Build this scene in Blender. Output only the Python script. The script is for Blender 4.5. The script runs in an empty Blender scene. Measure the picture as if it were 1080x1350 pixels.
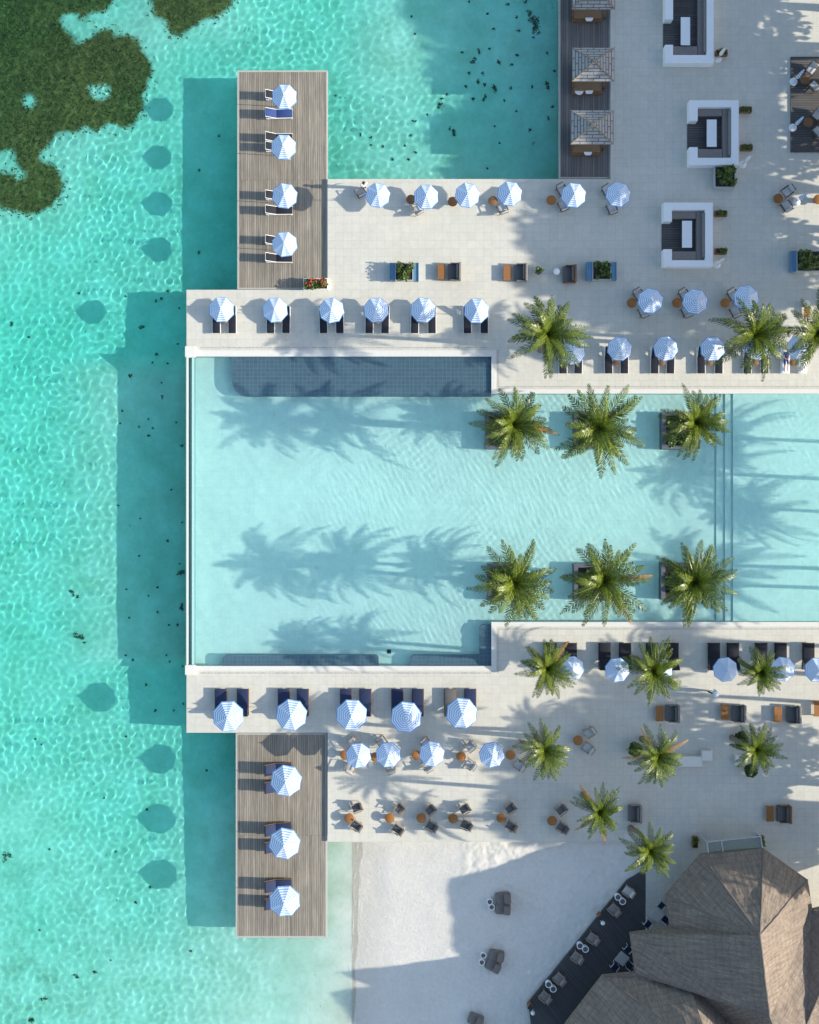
import bpy, bmesh, math, random
import numpy as np
from mathutils import Vector, Matrix, Euler

sc = bpy.context.scene
COL = sc.collection
R = math.radians
random.seed(11)
rng = np.random.default_rng(5)

# ------------------------------------------------------------------ layout: metres on the terrace, seen from a drone at height H
S = 17.5
H = 95.0
def W(px, py, z=0.0):
    f = (1 - z / H) / S
    return Vector(((px - 540) * f, (675 - py) * f, z))

cam = bpy.data.cameras.new("camera")
camo = bpy.data.objects.new("camera", cam)
COL.objects.link(camo)
camo.location = (0, 0, H)
cam.sensor_fit = 'VERTICAL'
cam.angle = 2 * math.atan(675 / S / H)
cam.clip_end = 3000
sc.camera = camo

# ------------------------------------------------------------------ light
SE, SA = R(23), R(-3.5)
world = bpy.data.worlds.new("World")
sc.world = world
world.use_nodes = True
wn = world.node_tree
bg = wn.nodes['Background']
sky = wn.nodes.new('ShaderNodeTexSky')
sky.sky_type = 'NISHITA'
sky.sun_disc = False
sky.sun_elevation = SE
sky.sun_rotation = R(90) - SA
wn.links.new(sky.outputs[0], bg.inputs[0])
bg.inputs[1].default_value = 0.12
sun = bpy.data.lights.new("sun", 'SUN')
sun.energy = 3.2
sun.angle = R(0.5)
sun.color = (1.0, 0.92, 0.79)
suno = bpy.data.objects.new("sun", sun)
COL.objects.link(suno)
sdir = Vector((math.cos(SE) * math.cos(SA), math.cos(SE) * math.sin(SA), math.sin(SE)))
suno.rotation_euler = sdir.to_track_quat('Z', 'Y').to_euler()
suno.location = (60, -4, 40)
sun.cycles.is_caustics_light = True
vs = sc.view_settings
vs.view_transform = 'Standard'
vs.look = 'None'
vs.exposure = 1.22
vs.gamma = 1
sc.cycles.max_bounces = 10
sc.cycles.transmission_bounces = 6
sc.cycles.transparent_max_bounces = 8
sc.cycles.sample_clamp_indirect = 6
sc.cycles.use_denoising = True

# ------------------------------------------------------------------ materials
class NT:
    def __init__(s, name):
        s.m = bpy.data.materials.new(name)
        s.m.use_nodes = True
        s.t = s.m.node_tree
        s.b = s.t.nodes['Principled BSDF']
        s.out = s.t.nodes['Material Output']
    def n(s, typ, **kw):
        nd = s.t.nodes.new(typ)
        for k, v in kw.items():
            setattr(nd, k, v)
        return nd
    def l(s, a, b):
        s.t.links.new(a, b)
    def coord(s, kind='Object', scale=(1, 1, 1), rot=(0, 0, 0)):
        tc = s.n('ShaderNodeTexCoord')
        mp = s.n('ShaderNodeMapping')
        mp.inputs['Scale'].default_value = scale
        mp.inputs['Rotation'].default_value = rot
        s.l(tc.outputs[kind], mp.inputs[0])
        return mp.outputs[0]
    def noise(s, vec, scale, detail=3, rough=.6):
        nd = s.n('ShaderNodeTexNoise')
        nd.inputs['Scale'].default_value = scale
        nd.inputs['Detail'].default_value = detail
        nd.inputs['Roughness'].default_value = rough
        if vec is not None:
            s.l(vec, nd.inputs['Vector'])
        return nd.outputs['Fac']
    def ramp(s, fac, stops):
        nd = s.n('ShaderNodeValToRGB')
        e = nd.color_ramp.elements
        while len(e) < len(stops):
            e.new(.5)
        for el, (p, c) in zip(e, stops):
            el.position = p
            el.color = (*c, 1) if len(c) == 3 else c
        s.l(fac, nd.inputs[0])
        return nd.outputs[0]
    def mix(s, fac, a, b, blend='MIX'):
        nd = s.n('ShaderNodeMix', data_type='RGBA', blend_type=blend)
        for sock, v in ((nd.inputs[0], fac), (nd.inputs[6], a), (nd.inputs[7], b)):
            if isinstance(v, (int, float)):
                sock.default_value = v
            elif isinstance(v, tuple):
                sock.default_value = (*v, 1)
            else:
                s.l(v, sock)
        return nd.outputs[2]
    def math(s, op, a, b=None):
        nd = s.n('ShaderNodeMath', operation=op)
        for sock, v in ((nd.inputs[0], a), (nd.inputs[1], b)):
            if v is None:
                continue
            if isinstance(v, (int, float)):
                sock.default_value = v
            else:
                s.l(v, sock)
        return nd.outputs[0]
    def bump(s, h, strength=.3, dist=.02):
        nd = s.n('ShaderNodeBump')
        nd.inputs['Strength'].default_value = strength
        nd.inputs['Distance'].default_value = dist
        s.l(h, nd.inputs['Height'])
        s.l(nd.outputs[0], s.b.inputs['Normal'])
    def base(s, c):
        if isinstance(c, tuple):
            s.b.inputs['Base Color'].default_value = (*c, 1)
        else:
            s.l(c, s.b.inputs['Base Color'])
    def rough(s, r):
        s.b.inputs['Roughness'].default_value = r

def vary(col, k):
    return tuple(min(1, c * k) for c in col)

def plain(name, col, rough=.7, var=.18, scale=6, rand=.12, bump=0, spec=.3):
    """a mottled solid colour, a little different on every copy"""
    a = NT(name)
    v = a.coord()
    f = a.noise(v, scale, 4)
    c = a.mix(f, vary(col, 1 - var), vary(col, 1 + var))
    oi = a.n('ShaderNodeObjectInfo')
    c = a.mix(a.math('MULTIPLY', oi.outputs['Random'], rand), c, vary(col, .45))
    a.base(c)
    a.rough(rough)
    a.b.inputs['Specular IOR Level'].default_value = spec
    if bump:
        a.bump(f, bump, .01)
    return a.m

def planks(name, c1, c2, dark, width, length, rot, streak=.5, seam=.012):
    a = NT(name)
    v = a.coord(rot=(0, 0, rot))
    br = a.n('ShaderNodeTexBrick')
    br.offset = .37
    br.offset_frequency = 2
    br.inputs['Scale'].default_value = 1
    br.inputs['Mortar Size'].default_value = seam
    br.inputs['Mortar Smooth'].default_value = .2
    br.inputs['Bias'].default_value = 0
    br.inputs['Brick Width'].default_value = length
    br.inputs['Row Height'].default_value = width
    br.inputs['Color1'].default_value = (*c1, 1)
    br.inputs['Color2'].default_value = (*c2, 1)
    br.inputs['Mortar'].default_value = (*dark, 1)
    a.l(v, br.inputs['Vector'])
    v2 = a.coord(rot=(0, 0, rot), scale=(1, 1, 1))
    mp = a.n('ShaderNodeMapping')
    mp.inputs['Scale'].default_value = (.35, 9, 1)
    a.l(v, mp.inputs[0])
    f = a.noise(mp.outputs[0], 1.6, 5, .7)
    c = a.mix(streak, br.outputs['Color'], a.ramp(f, [(.3, (.35, .34, .33)), (.7, (1.25, 1.22, 1.18))]), 'MULTIPLY')
    g = a.noise(v, .35, 3)
    c = a.mix(.35, c, a.ramp(g, [(.35, (.6, .6, .6)), (.65, (1.15, 1.13, 1.08))]), 'MULTIPLY')
    a.base(c)
    a.rough(.75)
    a.bump(br.outputs['Fac'], -.4, .01)
    return a.m

def paving(name, c1, c2, mortar, w, h):
    a = NT(name)
    v = a.coord()
    br = a.n('ShaderNodeTexBrick')
    br.offset = 0 if w == h else .5
    br.inputs['Scale'].default_value = 1
    br.inputs['Mortar Size'].default_value = .012
    br.inputs['Mortar Smooth'].default_value = .4
    br.inputs['Brick Width'].default_value = w
    br.inputs['Row Height'].default_value = h
    br.inputs['Color1'].default_value = (*c1, 1)
    br.inputs['Color2'].default_value = (*c2, 1)
    br.inputs['Mortar'].default_value = (*mortar, 1)
    a.l(v, br.inputs['Vector'])
    f = a.noise(v, .22, 4, .6)
    c = a.mix(.5, br.outputs['Color'], a.ramp(f, [(.35, (.88, .88, .87)), (.65, (1.04, 1.04, 1.03))]), 'MULTIPLY')
    g = a.noise(v, 2.6, 5, .75)
    c = a.mix(.6, c, a.ramp(g, [(.3, (.86, .85, .83)), (.62, (1.03, 1.03, 1.03))]), 'MULTIPLY')
    st = a.noise(v, .9, 6, .75)
    c = a.mix(.8, c, a.ramp(st, [(.24, (.80, .78, .74)), (.40, (1, 1, 1))]), 'MULTIPLY')
    a.base(c)
    a.rough(.7)
    return a.m

M = {}
M['paving'] = paving('stone_paving', (.608, .588, .505), (.573, .556, .48), (.47, .46, .41), .62, .62)
M['coping'] = plain('white_coping', (.665, .65, .59), .6, .06, 3, 0)
M['tile'] = paving('pool_tile', (.79, .83, .80), (.77, .81, .785), (.70, .76, .75), .62, .62)
M['darktile'] = paving('dark_pool_tile', (.15, .17, .235), (.175, .195, .26), (.27, .30, .36), .31, .31)
M['mosaic'] = plain('grey_mosaic', (.11, .12, .14), .5, .5, 30, 0)
M['wood'] = planks('weathered_decking', (.365, .328, .265), (.255, .23, .187), (.07, .06, .05), .165, 90, R(90), .75)
M['darkwood'] = planks('dark_decking', (.20, .19, .18), (.14, .135, .13), (.05, .05, .05), .2, 90, R(90), .5)
M['diagwood'] = planks('dark_beach_decking', (.085, .088, .088), (.07, .073, .075), (.03, .03, .03), .2, 90, R(51), .5)
M['matwood'] = planks('dark_platform_boards', (.11, .105, .10), (.08, .077, .075), (.012, .012, .012), .18, 2.4, 0, .5)
M['beam'] = plain('edge_timber', (.42, .40, .36), .8, .2, 5, 0)
M['pile'] = plain('pier_concrete', (.30, .29, .27), .9, .2, 4, 0)
M['white'] = plain('white_paint', (.80, .80, .78), .45, .05, 4, .06)
M['plaster'] = plain('white_plaster', (.80, .80, .79), .7, .05, 2, 0)
M['black'] = plain('black_mattress', (.016, .018, .026), .85, .3, 5, .1)
M['navy'] = plain('navy_cushion', (.022, .035, .085), .85, .25, 5, .25)
M['blue'] = plain('blue_cushion', (.03, .06, .19), .85, .2, 5, .1)
M['towel'] = plain('white_towel', (.80, .81, .84), .95, .08, 14, .05, .4)
M['greycush'] = plain('grey_cushion', (.52, .51, .49), .9, .12, 8, .2)
M['darkcush'] = plain('charcoal_cushion', (.13, .125, .12), .9, .2, 8, .3)
M['taupe'] = plain('taupe_cushion', (.25, .225, .205), .9, .2, 6, .1)
M['bean'] = plain('brown_outdoor_fabric', (.19, .165, .145), .9, .2, 5, .1, .3)
M['teak'] = plain('oiled_teak', (.36, .155, .045), .55, .25, 7, .45)
M['teakgrey'] = plain('weathered_teak', (.33, .25, .17), .7, .2, 7, .3)
M['teakdark'] = plain('dark_teak', (.13, .10, .08), .7, .2, 7, .2)
M['bedbrown'] = plain('brown_mattress', (.24, .15, .085), .9, .2, 5, .1)
M['brown'] = plain('brown_timber', (.20, .105, .05), .7, .25, 6, .1)
M['darkframe'] = plain('dark_frame', (.03, .032, .036), .5, .2, 6, .1)
M['steel'] = plain('grey_metal', (.45, .46, .47), .35, .05, 6, 0)
M['soil'] = plain('dark_soil', (.05, .04, .03), .95, .3, 20, 0)
M['skin'] = plain('skin', (.50, .28, .19), .6, .05, 6, 0)
M['hair'] = plain('dark_hair', (.02, .015, .012), .6, .2, 20, 0)
M['denim'] = plain('dark_cloth', (.03, .035, .06), .85, .2, 10, 0)
M['sky_shirt'] = plain('pale_blue_cloth', (.35, .58, .68), .85, .1, 10, 0)
M['trunk'] = None

# parasol cloth: bands follow the panel edges
a = NT('striped_parasol_cloth')
uv = a.n('ShaderNodeUVMap')
sp = a.n('ShaderNodeSeparateXYZ')
a.l(uv.outputs[0], sp.inputs[0])
fr = a.math('FRACT', a.math('MULTIPLY', sp.outputs[1], 7.0))
st = a.math('GREATER_THAN', fr, .5)
oi = a.n('ShaderNodeObjectInfo')
blue = a.mix(oi.outputs['Random'], (.24, .45, .78), (.30, .50, .81))
c = a.mix(st, (.84, .85, .86), blue)
a.base(c)
a.rough(.9)
a.b.inputs['Specular IOR Level'].default_value = .15
tr = a.n('ShaderNodeBsdfTranslucent')
a.l(c, tr.inputs[0])
mx = a.n('ShaderNodeMixShader')
mx.inputs[0].default_value = .12
a.l(a.b.outputs[0], mx.inputs[1])
a.l(tr.outputs[0], mx.inputs[2])
a.l(mx.outputs[0], a.out.inputs[0])
M['parasol'] = a.m

def leafy(name, c_lo, c_hi, tip, trans=.3, rough=.42, spec=.5):
    a = NT(name)
    uv = a.n('ShaderNodeUVMap')
    sp = a.n('ShaderNodeSeparateXYZ')
    a.l(uv.outputs[0], sp.inputs[0])
    oi = a.n('ShaderNodeObjectInfo')
    c = a.mix(sp.outputs[0], c_lo, c_hi)
    c = a.mix(a.math('MULTIPLY', a.math('POWER', sp.outputs[1], 3.0), .55), c, tip)
    c = a.mix(a.math('MULTIPLY', oi.outputs['Random'], .25), c, vary(c_lo, 1.5))
    a.base(c)
    a.rough(rough)
    a.b.inputs['Specular IOR Level'].default_value = spec
    tr = a.n('ShaderNodeBsdfTranslucent')
    a.l(c, tr.inputs[0])
    mx = a.n('ShaderNodeMixShader')
    mx.inputs[0].default_value = trans
    a.l(a.b.outputs[0], mx.inputs[1])
    a.l(tr.outputs[0], mx.inputs[2])
    a.l(mx.outputs[0], a.out.inputs[0])
    return a.m
M['frond'] = leafy('palm_frond', (.022, .048, .008), (.165, .22, .02), (.28, .275, .055), .16, .36, .4)
M['dryfrond'] = leafy('dry_palm_frond', (.36, .18, .025), (.52, .29, .04), (.42, .22, .05), .3)
M['leaf'] = leafy('tree_leaf', (.035, .06, .015), (.06, .09, .02), (.08, .10, .03), .2)
M['shrub'] = leafy('shrub_leaf', (.05, .10, .02), (.13, .19, .04), (.18, .22, .05), .3)
M['flower'] = plain('red_flower', (.55, .06, .05), .7, .2, 8, 0)

a = NT('palm_bark')
v = a.coord(scale=(1, 1, 5))
f = a.noise(v, 3, 4)
a.base(a.ramp(f, [(.3, (.12, .09, .065)), (.7, (.26, .21, .16))]))
a.bump(f, .5, .03)
a.rough(.9)
M['trunk'] = a.m

# thatch: UV u runs along the eave, v runs down the slope, in metres
a = NT('thatch')
v = a.coord('UV', scale=(1, 1, 1))
mp = a.n('ShaderNodeMapping'); mp.inputs['Scale'].default_value = (6, .55, 1); a.l(v, mp.inputs[0])
f1 = a.noise(mp.outputs[0], 1.0, 6, .75)
wv = a.n('ShaderNodeTexWave', wave_type='BANDS', bands_direction='Y', wave_profile='SAW')
wv.inputs['Scale'].default_value = .62
wv.inputs['Distortion'].default_value = 1.6
wv.inputs['Detail'].default_value = 3
wv.inputs['Detail Scale'].default_value = 3
a.l(v, wv.inputs['Vector'])
f2 = a.noise(v, .35, 4)
f3 = a.noise(v, 5, 4, .8)
c = a.ramp(f1, [(.25, (.13, .104, .086)), (.75, (.355, .30, .243))])
c = a.mix(.28, c, a.ramp(wv.outputs['Fac'], [(0, (.62, .60, .58)), (.5, (1, 1, 1)), (1, (1.15, 1.14, 1.12))]), 'MULTIPLY')
c = a.mix(.5, c, a.ramp(f3, [(.35, (.66, .64, .62)), (.6, (1.12, 1.1, 1.08))]), 'MULTIPLY')
c = a.mix(.5, c, a.ramp(f2, [(.3, (.7, .7, .72)), (.7, (1.12, 1.1, 1.08))]), 'MULTIPLY')
a.base(c)
a.rough(.95)
a.b.inputs['Specular IOR Level'].default_value = .1
hh = a.math('ADD', a.math('MULTIPLY', f1, .5), a.math('ADD', a.math('MULTIPLY', wv.outputs['Fac'], .35), a.math('MULTIPLY', f3, .8)))
a.bump(hh, .6, .10)
M['thatch'] = a.m
M['ridge'] = plain('thatch_ridge', (.18, .15, .13), .95, .35, 9, 0, .6)

# grey shingles of the small pavilions
a = NT('pavilion_shingle')
v = a.coord('UV')
br = a.n('ShaderNodeTexBrick')
br.inputs['Scale'].default_value = 1
br.inputs['Brick Width'].default_value = .9
br.inputs['Row Height'].default_value = .24
br.inputs['Mortar Size'].default_value = .035
br.inputs['Mortar Smooth'].default_value = .3
br.inputs['Color1'].default_value = (.38, .375, .355, 1)
br.inputs['Color2'].default_value = (.34, .335, .32, 1)
br.inputs['Mortar'].default_value = (.10, .095, .09, 1)
a.l(v, br.inputs['Vector'])
a.base(a.mix(.5, br.outputs['Color'], a.ramp(a.noise(v, 2, 4), [(.3, (.6, .6, .6)), (.7, (1.2, 1.2, 1.2))]), 'MULTIPLY'))
a.bump(br.outputs['Fac'], -.6, .03)
a.rough(.85)
M['shingle'] = a.m

a = NT('green_glass')
g = a.n('ShaderNodeBsdfGlossy'); g.inputs['Roughness'].default_value = .08
t = a.n('ShaderNodeBsdfTransparent'); t.inputs[0].default_value = (.62, .72, .68, 1)
d = a.n('ShaderNodeBsdfDiffuse'); d.inputs[0].default_value = (.30, .31, .23, 1)
m1 = a.n('ShaderNodeMixShader'); m1.inputs[0].default_value = .45
a.l(t.outputs[0], m1.inputs[1]); a.l(d.outputs[0], m1.inputs[2])
m2 = a.n('ShaderNodeMixShader'); m2.inputs[0].default_value = .08
a.l(m1.outputs[0], m2.inputs[1]); a.l(g.outputs[0], m2.inputs[2])
a.l(m2.outputs[0], a.out.inputs[0])
M['glass'] = a.m
a = NT('blue_planter_glass')
a.base((.11, .24, .36)); a.rough(.25)
M['blueglass'] = a.m

# ------------------------------------------------------------------ mesh builder
def _box_data():
    v = [(x, y, z) for z in (0, 1) for y in (0, 1) for x in (0, 1)]
    f = [(0, 2, 3, 1), (4, 5, 7, 6), (0, 1, 5, 4), (2, 6, 7, 3), (0, 4, 6, 2), (1, 3, 7, 5)]
    return v, f
_BV, _BF = _box_data()
_rb_cache = {}

class MB:
    def __init__(s):
        s.v, s.f, s.uv = [], [], {}
    def add(s, vs_, fs, mtx=None, uvs=None):
        o = len(s.v)
        for p in vs_:
            p = Vector(p)
            s.v.append(mtx @ p if mtx is not None else p)
        for k, f in enumerate(fs):
            if uvs:
                s.uv[len(s.f)] = uvs[k]
            s.f.append(tuple(i + o for i in f))
        return s
    def box(s, x0, y0, z0, x1, y1, z1, mtx=None):
        return s.add([(x0 + (x1 - x0) * a_, y0 + (y1 - y0) * b_, z0 + (z1 - z0) * c_) for a_, b_, c_ in _BV], _BF, mtx)
    def rbox(s, x0, y0, z0, x1, y1, z1, r=.03, mtx=None, seg=2):
        bm = bmesh.new()
        bmesh.ops.create_cube(bm, size=1)
        for v in bm.verts:
            v.co = Vector(((x0 + x1) / 2 + v.co.x * (x1 - x0), (y0 + y1) / 2 + v.co.y * (y1 - y0), (z0 + z1) / 2 + v.co.z * (z1 - z0)))
        bmesh.ops.bevel(bm, geom=list(bm.edges), offset=r, segments=seg, profile=.5, affect='EDGES')
        bm.verts.index_update()
        s.add([v.co.copy() for v in bm.verts], [tuple(v.index for v in f.verts) for f in bm.faces], mtx)
        bm.free()
        return s
    def tube(s, pts, rad, n=8, caps=True, mtx=None):
        pts = [Vector(p) for p in pts]
        if not isinstance(rad, (list, tuple)):
            rad = [rad] * len(pts)
        vs_, fs = [], []
        for i, p in enumerate(pts):
            d = (pts[min(i + 1, len(pts) - 1)] - pts[max(i - 1, 0)]).normalized()
            up = Vector((0, 0, 1)) if abs(d.z) < .95 else Vector((0, 1, 0))
            x = d.cross(up).normalized()
            y = x.cross(d).normalized()
            for k in range(n):
                t = 2 * math.pi * k / n
                vs_.append(p + (x * math.cos(t) + y * math.sin(t)) * rad[i])
        for i in range(len(pts) - 1):
            for k in range(n):
                a_, b_ = i * n + k, i * n + (k + 1) % n
                fs.append((a_, b_, b_ + n, a_ + n))
        if caps:
            fs.append(tuple(range(n - 1, -1, -1)))
            fs.append(tuple(range((len(pts) - 1) * n, len(pts) * n)))
        return s.add(vs_, fs, mtx)
    def lathe(s, prof, n=16, cx=0, cy=0, mtx=None):
        vs_, fs = [], []
        for r, z in prof:
            for k in range(n):
                t = 2 * math.pi * k / n
                vs_.append((cx + r * math.cos(t), cy + r * math.sin(t), z))
        for i in range(len(prof) - 1):
            for k in range(n):
                a_, b_ = i * n + k, i * n + (k + 1) % n
                fs.append((a_, b_, b_ + n, a_ + n))
        fs.append(tuple(range(n - 1, -1, -1)))
        fs.append(tuple(range((len(prof) - 1) * n, len(prof) * n)))
        return s.add(vs_, fs, mtx)
    def prism(s, pts, z0, z1):
        n = len(pts)
        ar = sum(pts[i][0] * pts[(i + 1) % n][1] - pts[(i + 1) % n][0] * pts[i][1] for i in range(n))
        if ar < 0:
            pts = pts[::-1]
        vs_ = [(p[0], p[1], z0) for p in pts] + [(p[0], p[1], z1) for p in pts]
        fs = [tuple(range(n - 1, -1, -1)), tuple(range(n, 2 * n))] + [(i, (i + 1) % n, (i + 1) % n + n, i + n) for i in range(n)]
        return s.add(vs_, fs)
    def mesh(s, name, mat, smooth=False, sharp=40):
        me = bpy.data.meshes.new(name)
        me.from_pydata([tuple(v) for v in s.v], [], s.f)
        if s.uv:
            ul = me.uv_layers.new(name='UVMap')
            for p in me.polygons:
                u = s.uv.get(p.index)
                if u:
                    for k, li in enumerate(p.loop_indices):
                        ul.data[li].uv = u[k]
        me.materials.append(mat)
        me.update()
        if smooth:
            me.shade_smooth()
            me.set_sharp_from_angle(angle=R(sharp))
        return me

KIDS = {}
def link(name, me, parent=None, loc=(0, 0, 0), rz=0, label=None):
    o = bpy.data.objects.new(name, me)
    COL.objects.link(o)
    o.location = loc
    o.rotation_euler = (0, 0, rz)
    if parent is not None:
        o.parent = parent
        KIDS.setdefault(parent.name, []).append(o)
    if label:
        o['label'] = label
    return o
def part(name, mb, mat, parent, smooth=False, sharp=40, label=None):
    return link(name, mb.mesh(name, mat, smooth, sharp), parent, label=label)
def tag(o, label, cat, group=None):
    o['label'] = label
    o['category'] = cat
    if group:
        o['group'] = group
    n = len(label.split())
    if n > 16 or n < 4:
        print('LABEL LENGTH', n, label)
    return o
def thing(name, label, cat, loc=(0, 0, 0), rz=0, group=None):
    o = link(name, None, None, loc, rz)
    o.empty_display_size = .3
    return tag(o, label, cat, group)
def solid(name, mb, mat, label, cat, group=None, smooth=False, loc=(0, 0, 0), rz=0):
    return tag(link(name, mb.mesh(name, mat, smooth), None, loc, rz), label, cat, group)
def struct(name, mb, mat, smooth=False):
    o = link(name, mb.mesh(name, mat, smooth) if isinstance(mb, MB) else mb)
    o['kind'] = 'structure'
    return o
def dup(src, loc, rz=0, label=None, group=None, scale=None):
    c = src.copy()
    COL.objects.link(c)
    c.location = loc
    c.rotation_euler = (0, 0, rz)
    if scale:
        c.scale = (scale,) * 3
    if label:
        tag(c, label, c['category'], group or c.get('group'))
    for k in KIDS.get(src.name, []):
        _dupkid(k, c)
    return c
def _dupkid(k, par):
    d = k.copy()
    COL.objects.link(d)
    d.parent = par
    KIDS.setdefault(par.name, []).append(d)
    for g in KIDS.get(k.name, []):
        _dupkid(g, d)
class Kind:
    """build once, then copy"""
    def __init__(s, make):
        s.make, s.o = make, None
    def put(s, loc, rz, label, group=None, scale=None):
        if s.o is None:
            s.o = s.make(label, group)
            s.o.location = loc
            s.o.rotation_euler = (0, 0, rz)
            if scale:
                s.o.scale = (scale,) * 3
            return s.o
        return dup(s.o, loc, rz, label, group, scale)
ORD = ['first', 'second', 'third', 'fourth', 'fifth', 'sixth', 'seventh', 'eighth', 'ninth', 'tenth']

def rect(mb, x0, y0, x1, y1, z0, z1):
    """a block whose top shows at these picture coordinates"""
    a_, b_ = W(x0, y1, 0), W(x1, y0, 0)
    mb.box(a_.x, a_.y, z0, b_.x, b_.y, z1)
    return mb

# ------------------------------------------------------------------ ground: seabed, beach, sea
def vnoise(X, Y, scale, seed, octaves=4, gain=.55):
    out = np.zeros_like(X); amp = 1; tot = 0
    for o in range(octaves):
        r_ = np.random.default_rng(seed + o)
        G = r_.random((257, 257))
        u, v = X / scale + 100.3 + o * 17.1, Y / scale + 90.7 + o * 9.3
        i, j = np.floor(u).astype(int), np.floor(v).astype(int)
        fu, fv = u - i, v - j
        fu, fv = fu * fu * (3 - 2 * fu), fv * fv * (3 - 2 * fv)
        g = lambda a_, b_: G[a_ % 257, b_ % 257]
        n = (g(i, j) * (1 - fu) + g(i + 1, j) * fu) * (1 - fv) + (g(i, j + 1) * (1 - fu) + g(i + 1, j + 1) * fu) * fv
        out += n * amp; tot += amp; amp *= gain; scale /= 2.03
    return out / tot
def sstep(a_, b_, x):
    t = np.clip((x - a_) / (b_ - a_), 0, 1)
    return t * t * (3 - 2 * t)
SEA = -1.45
def reef(px, py):
    d = lambda cx, cy, rx, ry: np.exp(-(((px - cx) / rx) ** 4 + ((py - cy) / ry) ** 4))
    return np.clip(d(70, 90, 150, 110) + d(30, 240, 75, 70) + d(255, -10, 75, 60), 0, 1)
def bed_z(X, Y):
    px, py = X * S + 540, 675 - Y * S
    west = np.interp(py, [-50, 100, 400, 800, 1100, 1380], [-3.15, -3.2, -3.3, -3.3, -2.95, -2.55])
    wl = -(py - 1112) * .045
    wl = wl + (vnoise(X, Y, 2.2, 150, 3) - .5) * 11
    prof = sum(np.interp(px - wl + d, [-200, 150, 330, 431, 478, 500, 560, 640, 850], [-2.6, -2.5, -2.2, -1.78, -1.45, -1.28, -1.0, -.58, -.32]) for d in (-24, -16, -8, 0, 8, 16, 24)) / 7
    t = sstep(1010, 1112, py) * sstep(180, 330, px) + sstep(1150, 1420, py) * .5 * (1 - sstep(180, 330, px))
    z = west * (1 - t) + prof * t
    bank = sstep(35, 150, px) * (1 - sstep(300, 340, px)) * sstep(455, 490, py) * (1 - sstep(865, 895, py))
    z = z * (1 - bank) + np.maximum(z, -2.62) * bank
    lag = sstep(415, 520, px) * (1 - sstep(225, 300, py))
    z = z * (1 - lag) + np.maximum(z, -2.55) * lag
    z = z + .45 * reef(px, py)
    z = z + (vnoise(X, Y, 9.0, 45, 2) - .5) * .7 * sstep(SEA - .5, SEA - 1.3, z)
    z = z + (vnoise(X, Y, 3.0, 40) - .5) * .22 * sstep(SEA + .1, SEA - .8, z)
    dry = sstep(SEA + .35, SEA + .8, z)
    dry = dry * (.15 + .85 * sstep(590, 640, px))
    z = z + dry * ((vnoise(X, Y, .55, 60, 3, .7) - .5) * .16 + (vnoise(X, Y, 4, 61, 2) - .5) * .1)
    return np.minimum(z, -.06)
def inpoly(X, Y, poly):
    ins = np.zeros(X.shape, bool)
    n = len(poly)
    for i in range(n):
        x0, y0 = poly[i]; x1, y1 = poly[(i + 1) % n]
        if y0 == y1:
            continue
        c_ = ((y0 > Y) != (y1 > Y)) & (X < (x1 - x0) * (Y - y0) / (y1 - y0) + x0)
        ins ^= c_
    return ins
GRASS = [[(-60, -60), (160, -60), (155, 2), (137, 18), (112, 28), (72, 20), (84, 42), (104, 62), (140, 42), (176, 52), (203, 82), (201, 106), (186, 126), (190, 140), (172, 166), (150, 158), (130, 178), (100, 172), (76, 172), (72, 186), (48, 196), (46, 208), (64, 216), (79, 238), (81, 258), (66, 276), (42, 286), (16, 281), (-60, 262)],
         [(198, -60), (330, -60), (313, 2), (298, 20), (270, 34), (236, 41), (212, 32), (199, 16)]]
def grass_mask(X, Y):
    # mapped through the water's apparent depth
    f = (1 + 2.75 / H)
    px, py = X * S / f + 540, 675 - Y * S / f
    jx = (vnoise(X, Y, 1.3, 70, 6, .75) - .5) * 46
    jy = (vnoise(X, Y, 1.3, 80, 6, .75) - .5) * 46
    m = np.zeros(X.shape, bool)
    for p in GRASS:
        m |= inpoly(px + jx, py + jy, p)
    for hx, hy, hr in ((41, 133, 11), (134, 122, 12), (8, 212, 16), (118, 116, 5), (26, 228, 8)):
        m &= ((px + jx * .5 - hx) ** 2 + (py + jy * .5 - hy) ** 2) > hr * hr
    return m
def grid_mesh(name, xs, ys, Z, mat, keep=None, attrs=None):
    X, Y = np.meshgrid(xs, ys)
    ny, nx = X.shape
    v = np.stack([X.ravel(), Y.ravel(), Z.ravel()], 1)
    i = np.arange(nx * ny).reshape(ny, nx)
    f = np.stack([i[:-1, :-1], i[:-1, 1:], i[1:, 1:], i[1:, :-1]], -1).reshape(-1, 4)
    if keep is not None:
        f = f[keep.reshape(-1)]
        used = np.unique(f)
        mp = np.full(len(v), -1); mp[used] = np.arange(len(used))
        v = v[used]; f = mp[f]
    else:
        used = np.arange(len(v))
    me = bpy.data.meshes.new(name)
    me.vertices.add(len(v)); me.vertices.foreach_set('co', v.astype(np.float32).ravel())
    me.loops.add(f.size); me.loops.foreach_set('vertex_index', f.astype(np.int32).ravel())
    me.polygons.add(len(f)); me.polygons.foreach_set('loop_start', np.arange(0, f.size, 4, dtype=np.int32))
    for k, A in (attrs or {}).items():
        at = me.attributes.new(k, 'FLOAT', 'POINT')
        at.data.foreach_set('value', A.ravel()[used].astype(np.float32))
    me.update()
    me.shade_smooth()
    me.materials.append(mat)
    return me
def spread(a_, b_, s, far):
    return np.concatenate([[a_ - far, a_ - far * .55, a_ - far * .25, a_ - far * .08], np.arange(a_, b_, s), [b_ + far * .08, b_ + far * .25, b_ + far * .55, b_ + far]])

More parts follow.
